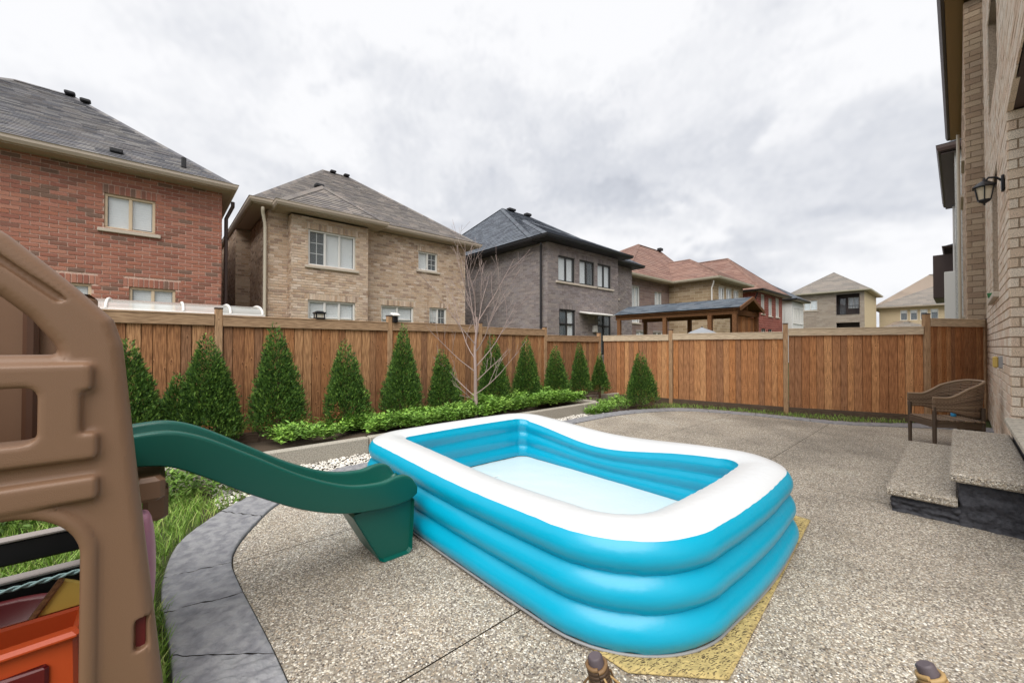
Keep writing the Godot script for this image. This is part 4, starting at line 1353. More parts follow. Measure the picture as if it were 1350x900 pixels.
func build_plants() -> void:
	# leafy ground cover in the bed
	var m := MB.new()
	var cols := [lin(118, 158, 60), lin(134, 176, 68), lin(104, 144, 54), lin(148, 188, 80), lin(94, 130, 50), lin(126, 170, 72)]
	nz.frequency = 1.0
	for i in 3500:
		var u := rng.randf_range(1.15, 7.35)
		var v := rng.randf_range(5.70, 6.5)
		if u < 1.9 and rng.randf() < 0.6:
			continue
		var den := nz.get_noise_2d(u * 0.9, v * 1.4)
		if den < -0.28:
			continue
		var h := clampf(0.19 + 0.14 * den + rng.randf_range(-0.03, 0.06) + (0.08 if u > 4.6 and u < 6.8 else 0.0), 0.06, 0.40)
		var top := P(u, v, 0.16 + h)
		var c0: Color = cols[rng.randi() % cols.size()]
		for k in 11:
			m.col = c0 * rng.randf_range(0.75, 1.2)
			var a := rng.randf() * TAU
			var d := Vector3(cos(a), rng.randf_range(-0.15, 0.7), sin(a)).normalized()
			leaf(m, top + Vector3(rng.randfn(0, 0.03), rng.randf_range(-h * 0.6, 0.03), rng.randfn(0, 0.03)), d, rng.randf_range(0.04, 0.09), rng.randf_range(0.009, 0.019))
	stuff("ground_cover", m, M["leaf"], "bright green leafy ground cover filling the raised bed", "plants")
	# weeds beyond the kerb, by the corner
	m = MB.new()
	for i in 420:
		var u := rng.randf_range(7.0, 9.6)
		var v := rng.randf_range(5.28, 6.3) if u > 7.8 else rng.randf_range(5.28, 5.5)
		var h := rng.randf_range(0.04, 0.2)
		var c0: Color = cols[rng.randi() % cols.size()]
		for k in 8:
			m.col = c0 * rng.randf_range(0.75, 1.15)
			var a := rng.randf() * TAU
			leaf(m, P(u, v, rng.randf_range(0.0, h)), Vector3(cos(a), rng.randf_range(0, 0.9), sin(a)).normalized(), rng.randf_range(0.04, 0.09), rng.randf_range(0.008, 0.018))
	stuff("weeds", m, M["leaf"], "green weeds growing between patio edge and fence corner", "plants")
	# dark weeds by the playhouse
	m = MB.new()
	for i in 240:
		var u := rng.randf_range(-1.6, 0.7)
		var v := rng.randf_range(4.9, 5.45)
		var c0: Color = cols[rng.randi() % cols.size()] * 0.7
		for k in 9:
			m.col = c0 * rng.randf_range(0.7, 1.15)
			var a := rng.randf() * TAU
			leaf(m, P(u, v, rng.randf_range(0.02, 0.3)), Vector3(cos(a), rng.randf_range(0, 1.0), sin(a)).normalized(), rng.randf_range(0.05, 0.1), rng.randf_range(0.008, 0.018))
	stuff("weeds", m, M["leaf"], "taller dark green weeds between lawn and concrete kerb", "plants")
	# lawn: left of the border, and a strip along the fence
	m = MB.new()
	var gc := [lin(116, 154, 58), lin(134, 172, 68), lin(102, 138, 50), lin(152, 184, 86), lin(124, 160, 62), lin(172, 184, 106)]
	for i in 21000:
		var u := rng.randf_range(-1.7, 0.85)
		var v := rng.randf_range(1.4, 5.3)
		if u > -0.35 and v > 2.2 and rng.randf() < 0.0:
			continue
		if not off_patio(u, v, 0.02):
			continue
		if u > 0.35 and v > 4.75 and rng.randf() < 0.8:
			continue
		blade(m, u, v, rng.randf_range(0.05, 0.15), gc)
	for i in 900:      # the sliver beside the playhouse
		blade(m, rng.randf_range(-0.12, 0.05), rng.randf_range(1.6, 3.0), rng.randf_range(0.05, 0.14), gc)
	stuff("lawn_grass", m, M["leaf"], "long green grass between playhouse and grey stamped border", "grass")
	m = MB.new()
	for i in 7000:
		var u := rng.randf_range(8.6, 11.3)
		var v := rng.randf_range(0.6, 5.3)
		var e := strip_edge(v)
		if u < e.x + 0.01 or u > e.y - 0.03:
			continue
		blade(m, u, v, rng.randf_range(0.03, 0.10), gc)
	stuff("fence_grass", m, M["leaf"], "narrow strip of grass along the orange brown fence", "grass")
	# white pebbles
	var pm := MB.new()
	var wc := [lin(226, 222, 214), lin(210, 204, 194), lin(236, 234, 228), lin(196, 190, 180), lin(218, 212, 204)]
	var n := 0
	for i in 9000:
		var u := rng.randf_range(0.42, 7.5)
		var v := rng.randf_range(4.6, 5.56)
		if not off_patio(u, v, 0.02):
			continue
		if u < 0.9 and rng.randf() < 0.35:
			continue
		n += 1
		pm.col = wc[rng.randi() % 5]
		pebble(pm, P(u, v, -0.02 + rng.randf_range(0.0, 0.022)), rng.randf_range(0.009, 0.021))
	stuff("pebbles", pm, M["pebble"], "strip of small white pebbles between patio border and kerb", "pebbles")

func strip_edge(v: float) -> Vector2:      # from patio border to fence at this v
	var a := 10.2
	for i in OUTER.size() - 1:
		var p: Array = OUTER[i]
		var q: Array = OUTER[i + 1]
		if i > 12 and v <= p[1] and v >= q[1]:
			a = lerpf(p[0], q[0], (p[1] - v) / maxf(p[1] - q[1], 0.001))
	var b := 11.4
	var f := [[9.71, 7.05], [10.12, 5.05], [10.67, 2.62], [11.48, 0.43]]
	for i in 3:
		if v <= f[i][1] and v >= f[i + 1][1]:
			b = lerpf(f[i][0], f[i + 1][0], (f[i][1] - v) / (f[i][1] - f[i + 1][1]))
	return Vector2(a, b)

var outer_poly := PackedVector2Array()
func off_patio(u: float, v: float, gap: float) -> bool:
	if outer_poly.is_empty():
		for i in 121:
			outer_poly.push_back(poly_at(OUTER, i / 120.0 * (OUTER.size() - 1)))
	return not Geometry2D.is_point_in_polygon(Vector2(u + gap, v - gap), outer_poly) and not Geometry2D.is_point_in_polygon(Vector2(u, v), outer_poly)

func blade(m: MB, u: float, v: float, h: float, cols: Array) -> void:
	m.col = cols[rng.randi() % cols.size()] * rng.randf_range(0.8, 1.12)
	var a := rng.randf() * TAU
	var b := Vector3(cos(a), 0, sin(a))
	var lean := Vector3(rng.randf_range(-1, 1), 0, rng.randf_range(-1, 1)) * h * 0.7
	var p := P(u, v, -0.03)
	var w := rng.randf_range(0.0018, 0.0036)
	var mid := p + Vector3.UP * h * 0.65 + lean * 0.35
	m.quad(p - b * w, mid - b * w, mid + b * w, p + b * w)
	m.tri(mid - b * w, p + Vector3.UP * h + lean, mid + b * w)

func pebble(m: MB, p: Vector3, r: float) -> void:      # squashed, uneven octahedron with a cut top
	var a := rng.randf() * TAU
	var ring := []
	for k in 5:
		var w := a + TAU * k / 5.0
		ring.append(p + Vector3(cos(w) * r * rng.randf_range(0.8, 1.25), rng.randf_range(-0.2, 0.2) * r, sin(w) * r * rng.randf_range(0.8, 1.25)))
	var top := p + Vector3(rng.randf_range(-0.3, 0.3) * r, r * rng.randf_range(0.5, 0.8), rng.randf_range(-0.3, 0.3) * r)
	for k in 5:
		m.tri(ring[k], top, ring[(k + 1) % 5])

# ---------------------------------------------------------------- pool
func pool_path(_n: int) -> Array:      # [position, outward normal] round the base line
	var c := Vector2(2.78, 2.525)
	var hx := 1.265
	var hy := 1.75
	var rad := [0.54, 0.50, 0.70, 0.62]      # the four corners
	var sg := [Vector2(1, 1), Vector2(-1, 1), Vector2(-1, -1), Vector2(1, -1)]
	var cor := []
	for k in 4:
		cor.append(Vector2(sg[k].x * (hx - rad[k]), sg[k].y * (hy - rad[k])))
	var pts := []
	for k in 4:
		for i in 16:
			var a := PI / 2 * (k + i / 16.0)
			var d := Vector2(cos(a), sin(a))
			pts.append([c + cor[k] + d * float(rad[k]), d])
		var a1 := PI / 2 * (k + 1)
		var d1 := Vector2(cos(a1), sin(a1))
		var p0: Vector2 = cor[k] + d1 * float(rad[k])
		var p1: Vector2 = cor[(k + 1) % 4] + d1 * float(rad[(k + 1) % 4])
		for i in 40:
			pts.append([c + p0.lerp(p1, i / 40.0) + d1 * 0.025 * sin(PI * i / 40.0), d1])
	return pts

func pool_point(e: Array, d: float, y: float, pucker := 0.0) -> Vector3:
	var p: Vector2 = e[0]
	var nn: Vector2 = e[1]
	var far := clampf(nn.x, 0.0, 1.0) * exp(-pow((p.y - 2.65) / 0.85, 2.0))      # the slack long side
	var near := clampf(-nn.x, 0.0, 1.0) * exp(-pow((p.y - 2.2) / 0.8, 2.0))
	var k := clampf(d / 0.4, 0.0, 1.0)
	var f := y / 0.56
	var drop := f * (far * lerpf(0.05, 0.17, k) + near * lerpf(0.015, 0.03, k))
	var q := p - nn * (d + far * f * 0.03)
	var w := pucker * (nz.get_noise_2d(p.x * 9.0, p.y * 9.0) + 0.6 * nz.get_noise_2d(p.x * 23.0, p.y * 23.0 + y * 4.0))
	q -= nn * w
	return P(q.x, q.y, 0.022 + y - drop + w * 0.5)

func build_pool() -> void:
	nz.frequency = 1.0
	var path := pool_path(0)
	var t := thing("inflatable_pool", P(2.8, 2.5), "turquoise inflatable paddling pool with white padded rim on the patio", "paddling pool")
	for k in 3:
		var m := MB.new()
		var rows := []
		for e in path:
			var row := PackedVector3Array()
			for j in 13:
				if k == 2 and j > 11:
					continue
				var pk := 0.008 if (j == 0 or j == 12) else (0.005 if (j == 1 or j == 11) else 0.001)
				row.push_back(pool_point(e, 0.016 * (k + j / 12.0) + 0.050 * (1.0 - pow(maxf(sin(PI * j / 12.0), 0.0), 0.8)), 0.18 * k + 0.18 * j / 12.0, pk))
			rows.append(row)
		m.grid(rows, true, false)
		part(t, "air_ring", m, M["vinyl_blue"])
	var m2 := MB.new()
	var rows2 := []
	var d9 := 0.016 * (2.0 + 11.0 / 12.0) + 0.050 * (1.0 - pow(sin(PI * 11.0 / 12.0), 0.8))
	var y9 := 0.36 + 0.18 * 11.0 / 12.0
	for e in path:
		var row := PackedVector3Array()
		for j in 15:
			var x := j / 14.0
			var y := lerpf(y9, 0.515, x) + 0.050 * pow(sin(PI * clampf(x * 0.92 + 0.06, 0, 1)), 0.7) * 1.0 - 0.050 * pow(sin(PI * 0.06), 0.7) * (1.0 - x)
			var pk := 0.004 if (j == 0 or j == 14) else 0.0015
			row.push_back(pool_point(e, lerpf(d9, 0.40, x), y, pk))
		rows2.append(row)
	m2.grid(rows2, true, false)
	part(t, "padded_rim", m2, M["vinyl_white"])
	m2 = MB.new()
	rows2 = []
	for e in path:
		var row := PackedVector3Array()
		for j in 25:
			var y := lerpf(0.515 + 0.050 * pow(sin(PI * 0.98), 0.7), 0.04, j / 24.0)
			var s := absf(sin(PI * y / 0.18))
			row.push_back(pool_point(e, 0.40 + 0.030 * s * minf(1.0, j / 3.0), y, 0.004 + (0.004 if s < 0.25 else 0.0)))
		rows2.append(row)
	m2.grid(rows2, true, false)
	part(t, "inner_wall", m2, M["vinyl_inner"])
	m2 = MB.new()
	rows2 = []
	for e in path:
		var row := PackedVector3Array()
		var p: Vector2 = e[0] - e[1] * 0.42
		var c := Vector2(2.81, clampf(p.y, 1.6, 3.4))
		for j in 13:
			var q := p.lerp(c, j / 12.0)
			row.push_back(P(q.x, q.y, 0.055 + 0.004 * nz.get_noise_2d(q.x * 3, q.y * 3)))
		rows2.append(row)
	m2.grid(rows2, true, false)
	part(t, "pool_floor", m2, M["vinyl_floor"])
	m2 = MB.new()
	var seam := []
	var sr_ := []
	for i in path.size() + 1:
		var e: Array = path[i % path.size()]
		seam.append(P(e[0].x - e[1].x * 0.035, e[0].y - e[1].y * 0.035, 0.024))
		sr_.append(0.008)
	m2.tube(seam, sr_, 6, false)
	part(t, "base_seam", m2, M["plastic_grey"])
	# the mat it stands on
	var mt := MB.new()
	var rows := []
	var poly := [Vector2(1.52, 4.2), Vector2(4.15, 4.2), Vector2(4.18, 0.86), Vector2(1.92, 0.70), Vector2(1.62, 1.02)]
	var ring := []
	for i in poly.size():
		var a: Vector2 = poly[i]
		var b: Vector2 = poly[(i + 1) % poly.size()]
		for j in 24:
			ring.append(a.lerp(b, j / 24.0))
	var c2 := Vector2(2.8, 2.4)
	for p in ring:
		var row := PackedVector3Array()
		var w: float = 0.010 * nz.get_noise_2d(p.x * 3.0, p.y * 3.0)
		var o2: Vector2 = (p - c2).normalized()
		row.push_back(P(p.x, p.y, 0.003))
		row.push_back(P(p.x + o2.x * 0.006, p.y + o2.y * 0.006, 0.011 + maxf(w, 0.0)))
		row.push_back(P(p.x - o2.x * 0.02, p.y - o2.y * 0.02, 0.021 + maxf(w, 0.0)))
		row.push_back(P(p.x - o2.x * 0.15, p.y - o2.y * 0.15, 0.020))
		row.push_back(P(c2.x, c2.y, 0.019))
		rows.append(row)
	mt.grid(rows, true, false)
	var mo := thing("pool_mat", P(2.8, 2.4), "straw yellow flecked mat under the inflatable pool", "mat")
	part(mo, "mat_sheet", mt, M["mat"])

# ---------------------------------------------------------------- playhouse with slide
func poly_sdf(p: Vector2, poly: PackedVector2Array) -> float:
	var d := 1e9
	var s := 1.0
	var j := poly.size() - 1
	for i in poly.size():
		var a := poly[i]
		var b := poly[j]
		var e := b - a
		var w := p - a
		var q := w - e * clampf(w.dot(e) / e.dot(e), 0.0, 1.0)
		d = minf(d, q.length_squared())
		var c1 := p.y >= a.y
		var c2 := p.y < b.y
		var c3 := e.x * w.y > e.y * w.x
		if (c1 and c2 and c3) or (not c1 and not c2 and not c3):
			s = -s
		j = i
	return s * sqrt(d)

func rbox(p: Vector2, x0: float, x1: float, y0: float, y1: float, r: float) -> float:
	var q := (p - Vector2((x0 + x1) * 0.5, (y0 + y1) * 0.5)).abs() - Vector2((x1 - x0) * 0.5 - r, (y1 - y0) * 0.5 - r)
	return Vector2(maxf(q.x, 0), maxf(q.y, 0)).length() + minf(maxf(q.x, q.y), 0.0) - r

func ext(d2: float, z: float, z0: float, z1: float, r: float) -> float:
	var a := d2 + r
	var b := absf(z - (z0 + z1) * 0.5) - ((z1 - z0) * 0.5 - r)
	return minf(maxf(a, b), 0.0) + Vector2(maxf(a, 0), maxf(b, 0)).length() - r

func smin(a: float, b: float, k: float) -> float:
	var h := maxf(k - absf(a - b), 0.0) / k
	return minf(a, b) - h * h * k * 0.25

# the moulded wall: field sampled on a grid, meshed as surface nets. x = u, y = height, z = v
func nets(vals: PackedFloat32Array, nx: int, ny: int, nzc: int, lo: Vector3, cell: float) -> MB:
	var m := MB.new()
	var at := PackedInt32Array()
	at.resize(nx * ny * nzc)
	at.fill(-1)
	var vs := PackedVector3Array()
	var ns := PackedVector3Array()
	var sx := 1
	var sy := nx
	var sz := nx * ny
	for k in nzc - 1:
		for j in ny - 1:
			for i in nx - 1:
				var b := i + j * sy + k * sz
				var neg := 0
				var q := [vals[b], vals[b + sx], vals[b + sy], vals[b + sx + sy], vals[b + sz], vals[b + sx + sz], vals[b + sy + sz], vals[b + sx + sy + sz]]
				for w in q:
					if w < 0: neg += 1
				if neg == 0 or neg == 8:
					continue
				var acc := Vector3.ZERO
				var n := 0
				for e in [[0, 1], [2, 3], [4, 5], [6, 7], [0, 2], [1, 3], [4, 6], [5, 7], [0, 4], [1, 5], [2, 6], [3, 7]]:
					var a: float = q[e[0]]
					var c: float = q[e[1]]
					if (a < 0) != (c < 0):
						var f := a / (a - c)
						var p0 := Vector3(e[0] & 1, (e[0] >> 1) & 1, (e[0] >> 2) & 1)
						var p1 := Vector3(e[1] & 1, (e[1] >> 1) & 1, (e[1] >> 2) & 1)
						acc += p0.lerp(p1, f)
						n += 1
				var g := Vector3(q[1] + q[3] + q[5] + q[7] - q[0] - q[2] - q[4] - q[6], q[2] + q[3] + q[6] + q[7] - q[0] - q[1] - q[4] - q[5], q[4] + q[5] + q[6] + q[7] - q[0] - q[1] - q[2] - q[3]).normalized()
				at[b] = vs.size()
				var w3 := lo + (Vector3(i, j, k) + acc / n) * cell
				vs.push_back(P(w3.x, w3.z, w3.y))
				ns.push_back(Vector3(g.x, g.y, -g.z))
	for k in range(1, nzc - 1):
		for j in range(1, ny - 1):
			for i in range(1, nx - 1):
				var b := i + j * sy + k * sz
				var s0 := vals[b] < 0
				for ax in 3:
					var st: int = [sx, sy, sz][ax]
					if (vals[b + st] < 0) == s0:
						continue
					var o1: int = [sy, sz, sx][ax]
					var o2: int = [sz, sx, sy][ax]
					var q := [at[b], at[b - o1], at[b - o1 - o2], at[b - o2]]
					if q.min() < 0:
						continue
					var fn := (vs[q[2]] - vs[q[0]]).cross(vs[q[1]] - vs[q[0]])
					if fn.dot(ns[q[0]]) < 0:
						q = [q[0], q[3], q[2], q[1]]
					for w in [q[0], q[1], q[2], q[0], q[2], q[3]]:
						m.v.push_back(vs[w])
						m.n.push_back(ns[w])
						m.c.push_back(Color.WHITE)
						m.t.push_back(Vector2(vs[w].x, vs[w].y))
	return m

func build_playhouse() -> void:
	var t := thing("playhouse", P(-0.6, 2.5), "brown moulded plastic playhouse with green slide reaching the pool", "playhouse")
	var right := [Vector2(0.045, 0.0), Vector2(-0.005, 0.53), Vector2(-0.05, 1.0), Vector2(-0.095, 1.5), Vector2(-0.12, 1.595), Vector2(-0.21, 1.70), Vector2(-0.29, 1.785), Vector2(-0.364, 1.86), Vector2(-0.46, 1.93), Vector2(-0.54, 1.96)]
	var uc := -0.62
	var outline := PackedVector2Array(right)
	for i in range(right.size() - 1, -1, -1):
		outline.push_back(Vector2(2 * uc - right[i].x, right[i].y))
	var ur := [Vector2(-0.245, 1.455), Vector2(-0.235, 1.475), Vector2(-0.245, 1.51), Vector2(-0.30, 1.60), Vector2(-0.365, 1.67), Vector2(-0.48, 1.75), Vector2(-0.56, 1.78)]
	var upper := PackedVector2Array(ur)
	for i in range(ur.size() - 1, -1, -1):
		upper.push_back(Vector2(2 * uc - ur[i].x, ur[i].y))
	var cell := 0.0125
	var lo := Vector3(-1.36, -0.03, 1.94)
	var nx := 117
	var ny := 164
	var nzc := 17
	var vals := PackedFloat32Array()
	vals.resize(nx * ny * nzc)
	for j in ny:
		for i in nx:
			var p := Vector2(lo.x + i * cell, lo.y + j * cell)
			var s := p
			if s.x < uc:
				s.x = 2 * uc - s.x
			var body := poly_sdf(p, outline)
			var arch := rbox(p, -1.055, -0.185, -0.5, 0.955, 0.17)
			var up := poly_sdf(p, upper) + 0.016
			var hole := rbox(p, -0.95, -0.29, 1.185, 1.365, 0.03)
			var d := maxf(maxf(body, -arch), maxf(-up, -hole))
			var panel := minf(minf(rbox(s, uc - 0.1, -0.165, 1.345, 1.44, 0.02), rbox(s, uc - 0.1, -0.192, 1.12, 1.43, 0.02)), rbox(s, uc - 0.1, -0.15, 1.112, 1.205, 0.02))
			panel = maxf(panel, -hole)
			var bar := rbox(s, uc - 0.1, -0.148, 0.972, 1.055, 0.018)
			var bead := absf(arch - 0.014) - 0.022
			if p.y < 0.02:
				bead = 0.1
			# groove cut under the roof edge
			var ga := Vector2(-0.245, 1.658)
			var ge := Vector2(-0.42, 1.815) - ga
			var gw := s - ga
			var groove := (gw - ge * clampf(gw.dot(ge) / ge.dot(ge), 0, 1)).length() - 0.012
			var slot := rbox(s, -0.056, -0.022, 0.385, 0.50, 0.006)
			for k in nzc:
				var z := lo.z + k * cell
				var f := ext(d, z, 2.0, 2.11, 0.04)
				f = smin(f, ext(panel, z, 1.972, 2.09, 0.014), 0.012)
				f = smin(f, ext(bar, z, 1.972, 2.09, 0.016), 0.012)
				f = smin(f, ext(bead, z, 1.982, 2.11, 0.018), 0.015)
				f = maxf(f, -ext(groove, z, 1.9, 2.02, 0.003))
				f = maxf(f, -ext(slot, z, 1.9, 2.035, 0.003))
				vals[i + j * nx + k * nx * ny] = f
	part(t, "front_wall", nets(vals, nx, ny, nzc, lo, cell), M["plastic_brown"])
	var m := MB.new()
	m.cbox(P(-0.039, 2.032, 0.44), Vector3(0.03, 0.11, 0.01), 0.003)
	part(t, "slot_insert", m, M["plastic_maroon"])
	# floor, rear wall and the low side wall under the slide
	m = MB.new()
	m.cbox(P(-0.62, 2.52, 0.985), Vector3(1.06, 0.05, 0.80), 0.015)
	part(t, "platform", m, M["plastic_dark"])
	m = MB.new()
	m.cbox(P(-0.70, 2.94, 1.30), Vector3(0.94, 0.92, 0.06), 0.03)
	part(t, "rear_wall", m, M["plastic_brown"])
	for x in [-1.12, -0.78, -0.44, -0.25]:
		m = MB.new()
		m.cbox(P(x, 2.88, 1.30), Vector3(0.05, 0.8, 0.05), 0.015)
		part(t, "wall_rib", m, M["plastic_dark"])
	m = MB.new()
	m.cbox(P(-1.16, 2.5, 0.95), Vector3(0.06, 1.85, 0.78), 0.03)
	part(t, "side_wall", m, M["plastic_brown"])
	for x in [-1.1, -0.14]:
		m = MB.new()
		m.cbox(P(x, 2.93, 0.41), Vector3(0.09, 0.84, 0.08), 0.02)
		part(t, "leg", m, M["plastic_brown"])
	m = MB.new()
	m.cbox(P(-0.03, 2.78, 0.80), Vector3(0.13, 0.12, 0.34), 0.02)
	m.cbox(P(0.0, 2.84, 0.68), Vector3(0.10, 0.18, 0.14), 0.02)
	part(t, "slide_bracket", m, M["plastic_brown"])
	m = MB.new()
	var rows := []
	for j in 13:
		var a := lerpf(-PI / 2, PI / 2, j / 12.0)
		var ring := PackedVector3Array()
		for k in 20:
			var w := TAU * k / 20
			ring.push_back(P(-0.040 + 0.042 * cos(w) * pow(cos(a), 0.6), 2.21 + 0.10 * sin(w) * pow(cos(a), 0.6), 0.60 + 0.23 * sin(a)))
		rows.append(ring)
	m.grid(rows, false, true)
	var pk := part(t, "side_panel", m, M["plastic_pink"])
	pk.set_meta("label", "mauve pink rounded panel low on the playhouse side")
	# slide
	var tp := [[-0.12, 1.07], [0.04, 1.075], [0.19, 1.02], [0.39, 0.895], [0.66, 0.72], [0.92, 0.60], [1.13, 0.567], [1.24, 0.582], [1.31, 0.583], [1.37, 0.555], [1.415, 0.49]]
	var bt := [[-0.12, 0.92], [0.04, 0.895], [0.19, 0.81], [0.39, 0.672], [0.66, 0.512], [0.92, 0.415], [1.13, 0.385], [1.24, 0.38], [1.31, 0.385], [1.37, 0.395], [1.415, 0.42]]
	rows = []
	var n := 60
	for i in n + 1:
		var k := float(i) / n * (tp.size() - 1)
		var a := poly_at(tp, k)
		var b := poly_at(bt, k)
		var bed := b.y + 0.05
		var x := a.x
		var lw := 0.05
		var sec := [[2.645, b.y], [2.626, b.y + 0.012], [2.620, a.y - 0.02], [2.622, a.y - 0.006], [2.632, a.y], [2.632 + lw * 0.5, a.y + 0.001], [2.62 + lw, a.y - 0.006], [2.62 + lw + 0.004, a.y - 0.02], [2.62 + lw + 0.018, bed + 0.03], [2.62 + lw + 0.045, bed], [2.83, bed - 0.004], [3.04 - lw - 0.045, bed], [3.04 - lw - 0.018, bed + 0.03], [3.04 - lw - 0.004, a.y - 0.02], [3.04 - lw, a.y - 0.006], [3.028 - lw * 0.5, a.y + 0.001], [3.028, a.y], [3.038, a.y - 0.006], [3.040, a.y - 0.02], [3.034, b.y + 0.012], [3.015, b.y]]
		var row := PackedVector3Array()
		for s in sec:
			row.push_back(P(x, s[0], s[1]))
		rows.append(row)
	m = MB.new()
	m.grid(rows, false, true)
	for e in [rows[0], rows[n]]:
		var c := Vector3.ZERO
		for p in e: c += p
		c /= e.size()
		for j in e.size():
			m.tri(c, e[j], e[(j + 1) % e.size()])
	var sl := part(t, "slide", m, M["plastic_green"])
	m = MB.new()      # hollow foot under the exit
	var f := [[0.96, 0.385], [1.415, 0.40], [1.395, 0.002], [1.165, 0.002]]
	rows = []
	for e in [[2.69, 0.03], [2.66, 0.0], [3.0, 0.0], [2.97, 0.03]]:
		var row := PackedVector3Array()
		for i in 4:
			var a := Vector2(f[i][0], f[i][1])
			for q in [f[(i + 3) % 4], f[(i + 1) % 4]]:
				var dq := (Vector2(q[0], q[1]) - a).normalized() * 0.022
				var c := a + dq
				c = c.lerp(Vector2(1.23, 0.2), e[1] * 2.0)
				row.push_back(P(c.x, e[0], c.y))
		rows.append(row)
	for r in 3:
		for i in 8:
			m.quad(rows[r][i], rows[r + 1][i], rows[r + 1][(i + 1) % 8], rows[r][(i + 1) % 8])
	for r in [rows[0], rows[3]]:
		for i in range(1, 7):
			m.tri(r[0], r[i], r[i + 1])
	part(sl, "foot", m, M["plastic_green"])

func build_toys() -> void:
	var t := thing("toy_bin", P(-0.45, 2.3), "orange plastic toy bin inside the playhouse's lower arch", "toy bin")
	var m := MB.new()
	m.cbox(P(-0.46, 2.19, 0.27), Vector3(0.5, 0.36, 0.035), 0.012, Basis(Vector3(0, 0, 1), 0.02))
	part(t, "front_panel", m, M["plastic_orange"])
	m = MB.new()
	m.cbox(P(-0.46, 2.17, 0.445), Vector3(0.52, 0.03, 0.06), 0.012, Basis(Vector3(0, 0, 1), 0.02))
	part(t, "rim", m, M["plastic_orange"])
	m = MB.new()
	m.cbox(P(-0.22, 2.32, 0.24), Vector3(0.03, 0.38, 0.26), 0.01)
	m.cbox(P(-0.70, 2.32, 0.24), Vector3(0.03, 0.38, 0.26), 0.01)
	m.cbox(P(-0.46, 2.45, 0.24), Vector3(0.5, 0.36, 0.03), 0.01)
	m.cbox(P(-0.46, 2.32, 0.05), Vector3(0.5, 0.04, 0.28), 0.01)
	part(t, "shell", m, M["plastic_orange"])
	m = MB.new()
	m.cbox(P(-0.36, 2.165, 0.30), Vector3(0.16, 0.14, 0.02), 0.01)
	part(t, "handle", m, M["plastic_maroon"])
	t = thing("toy_board", P(-0.2, 2.5), "yellow toy board leaning behind the orange toy bin", "board")
	m = MB.new()
	m.cbox(P(-0.33, 2.48, 0.26), Vector3(0.22, 0.52, 0.02), 0.006, Basis(Vector3(0, 0, 1), -0.55))
	part(t, "panel", m, M["plastic_yellow"])
	m = MB.new()
	m.cbox(P(-0.33, 2.47, 0.26) + Basis(Vector3(0, 0, 1), -0.55) * Vector3(-0.11, 0, 0.005), Vector3(0.02, 0.53, 0.035), 0.006, Basis(Vector3(0, 0, 1), -0.55))
	part(t, "edge_strip", m, M["beam"])
	t = thing("toy_tub", P(-0.75, 2.6), "dark maroon plastic tub beneath the playhouse platform", "tub")
	m = MB.new()
	m.lathe(P(-0.58, 2.84, 0.0), [Vector2(0.0, 0.02), Vector2(0.24, 0.02), Vector2(0.27, 0.06), Vector2(0.32, 0.19), Vector2(0.34, 0.21), Vector2(0.34, 0.23), Vector2(0.30, 0.22), Vector2(0.25, 0.08), Vector2(0.0, 0.06)], 28)
	part(t, "bowl", m, M["plastic_maroon"])
	t = thing("slatted_frame", P(-0.8, 3.6), "black slatted frame on the grass behind the playhouse", "frame")
	for q in [[3.6, 0.325], [3.28, 0.215]]:
		m = MB.new()
		m.cbox(P(-0.95, q[0], q[1]), Vector3(1.5, 0.135, 0.05), 0.012)
		part(t, "slat", m, M["plastic_black"])
		m = MB.new()
		m.cbox(P(-0.95, q[0], q[1] + 0.075), Vector3(1.5, 0.02, 0.07), 0.006)
		part(t, "slat_cap", m, M["bar_grey"])
	for x in [-1.62, -0.28]:
		m = MB.new()
		m.cbox(P(x, 3.44, 0.19), Vector3(0.06, 0.40, 0.42), 0.012)
		part(t, "leg", m, M["plastic_black"])
	t = thing("rope", P(-0.7, 3.2, 0.5), "thin twisted white and teal rope across the slatted frame", "rope")
	m = MB.new()
	for s in 2:
		var path := []
		var rad := []
		for i in 60:
			var x := i / 59.0
			path.append(P(-1.2 + x * 1.0, 3.22, 0.26 + 0.05 * (x - 0.5) * (x - 0.5)) + Vector3(0, sin(x * 60 + s * PI) * 0.007, cos(x * 60 + s * PI) * 0.007))
			rad.append(0.007)
		m.tube(path, rad, 6)
	part(t, "strand", m, M["rope"])

# ---------------------------------------------------------------- steps, furniture, fittings
func rough_slab(at: Vector3, size: Vector3) -> MB:
	var b := MB.new()
	b.col = Color(0.92, 0.9, 0.87)
	b.cbox(at, size, 0.012)
	return b

func rough_block(u0: float, u1: float, v0: float, v1: float, h0: float, h1: float) -> MB:      # stamped stone relief on the two open faces
	var b := MB.new()
	nz.frequency = 1.0
	var run := []
	var L := (v1 - v0) + (u1 - u0)
	for i in 150:
		var s := L * i / 149.0
		var row := PackedVector3Array()
		for j in 13:
			var h := lerpf(h0, h1, j / 12.0)
			var k := nz.get_noise_2d(s * 7.0, h * 14.0) * 0.030 + nz.get_noise_2d(s * 22.0, h * 40.0 + 9.0) * 0.010
			k -= 0.016 * exp(-pow((fposmod(h - h0, 0.05) - 0.025) / 0.006, 2.0))
			k = clampf(k, -0.03, 0.018)
			if s < v1 - v0:
				row.push_back(P(u0 - k, v0 + s, h))
			else:
				row.push_back(P(u0 + s - (v1 - v0), v1 + k, h))
		run.append(row)
	b.grid(run)
	b.box(P((u0 + u1) * 0.5 + 0.02, (v0 + v1) * 0.5 - 0.02, (h0 + h1) * 0.5), Vector3(u1 - u0 - 0.08, h1 - h0, v1 - v0 - 0.08))
	return b

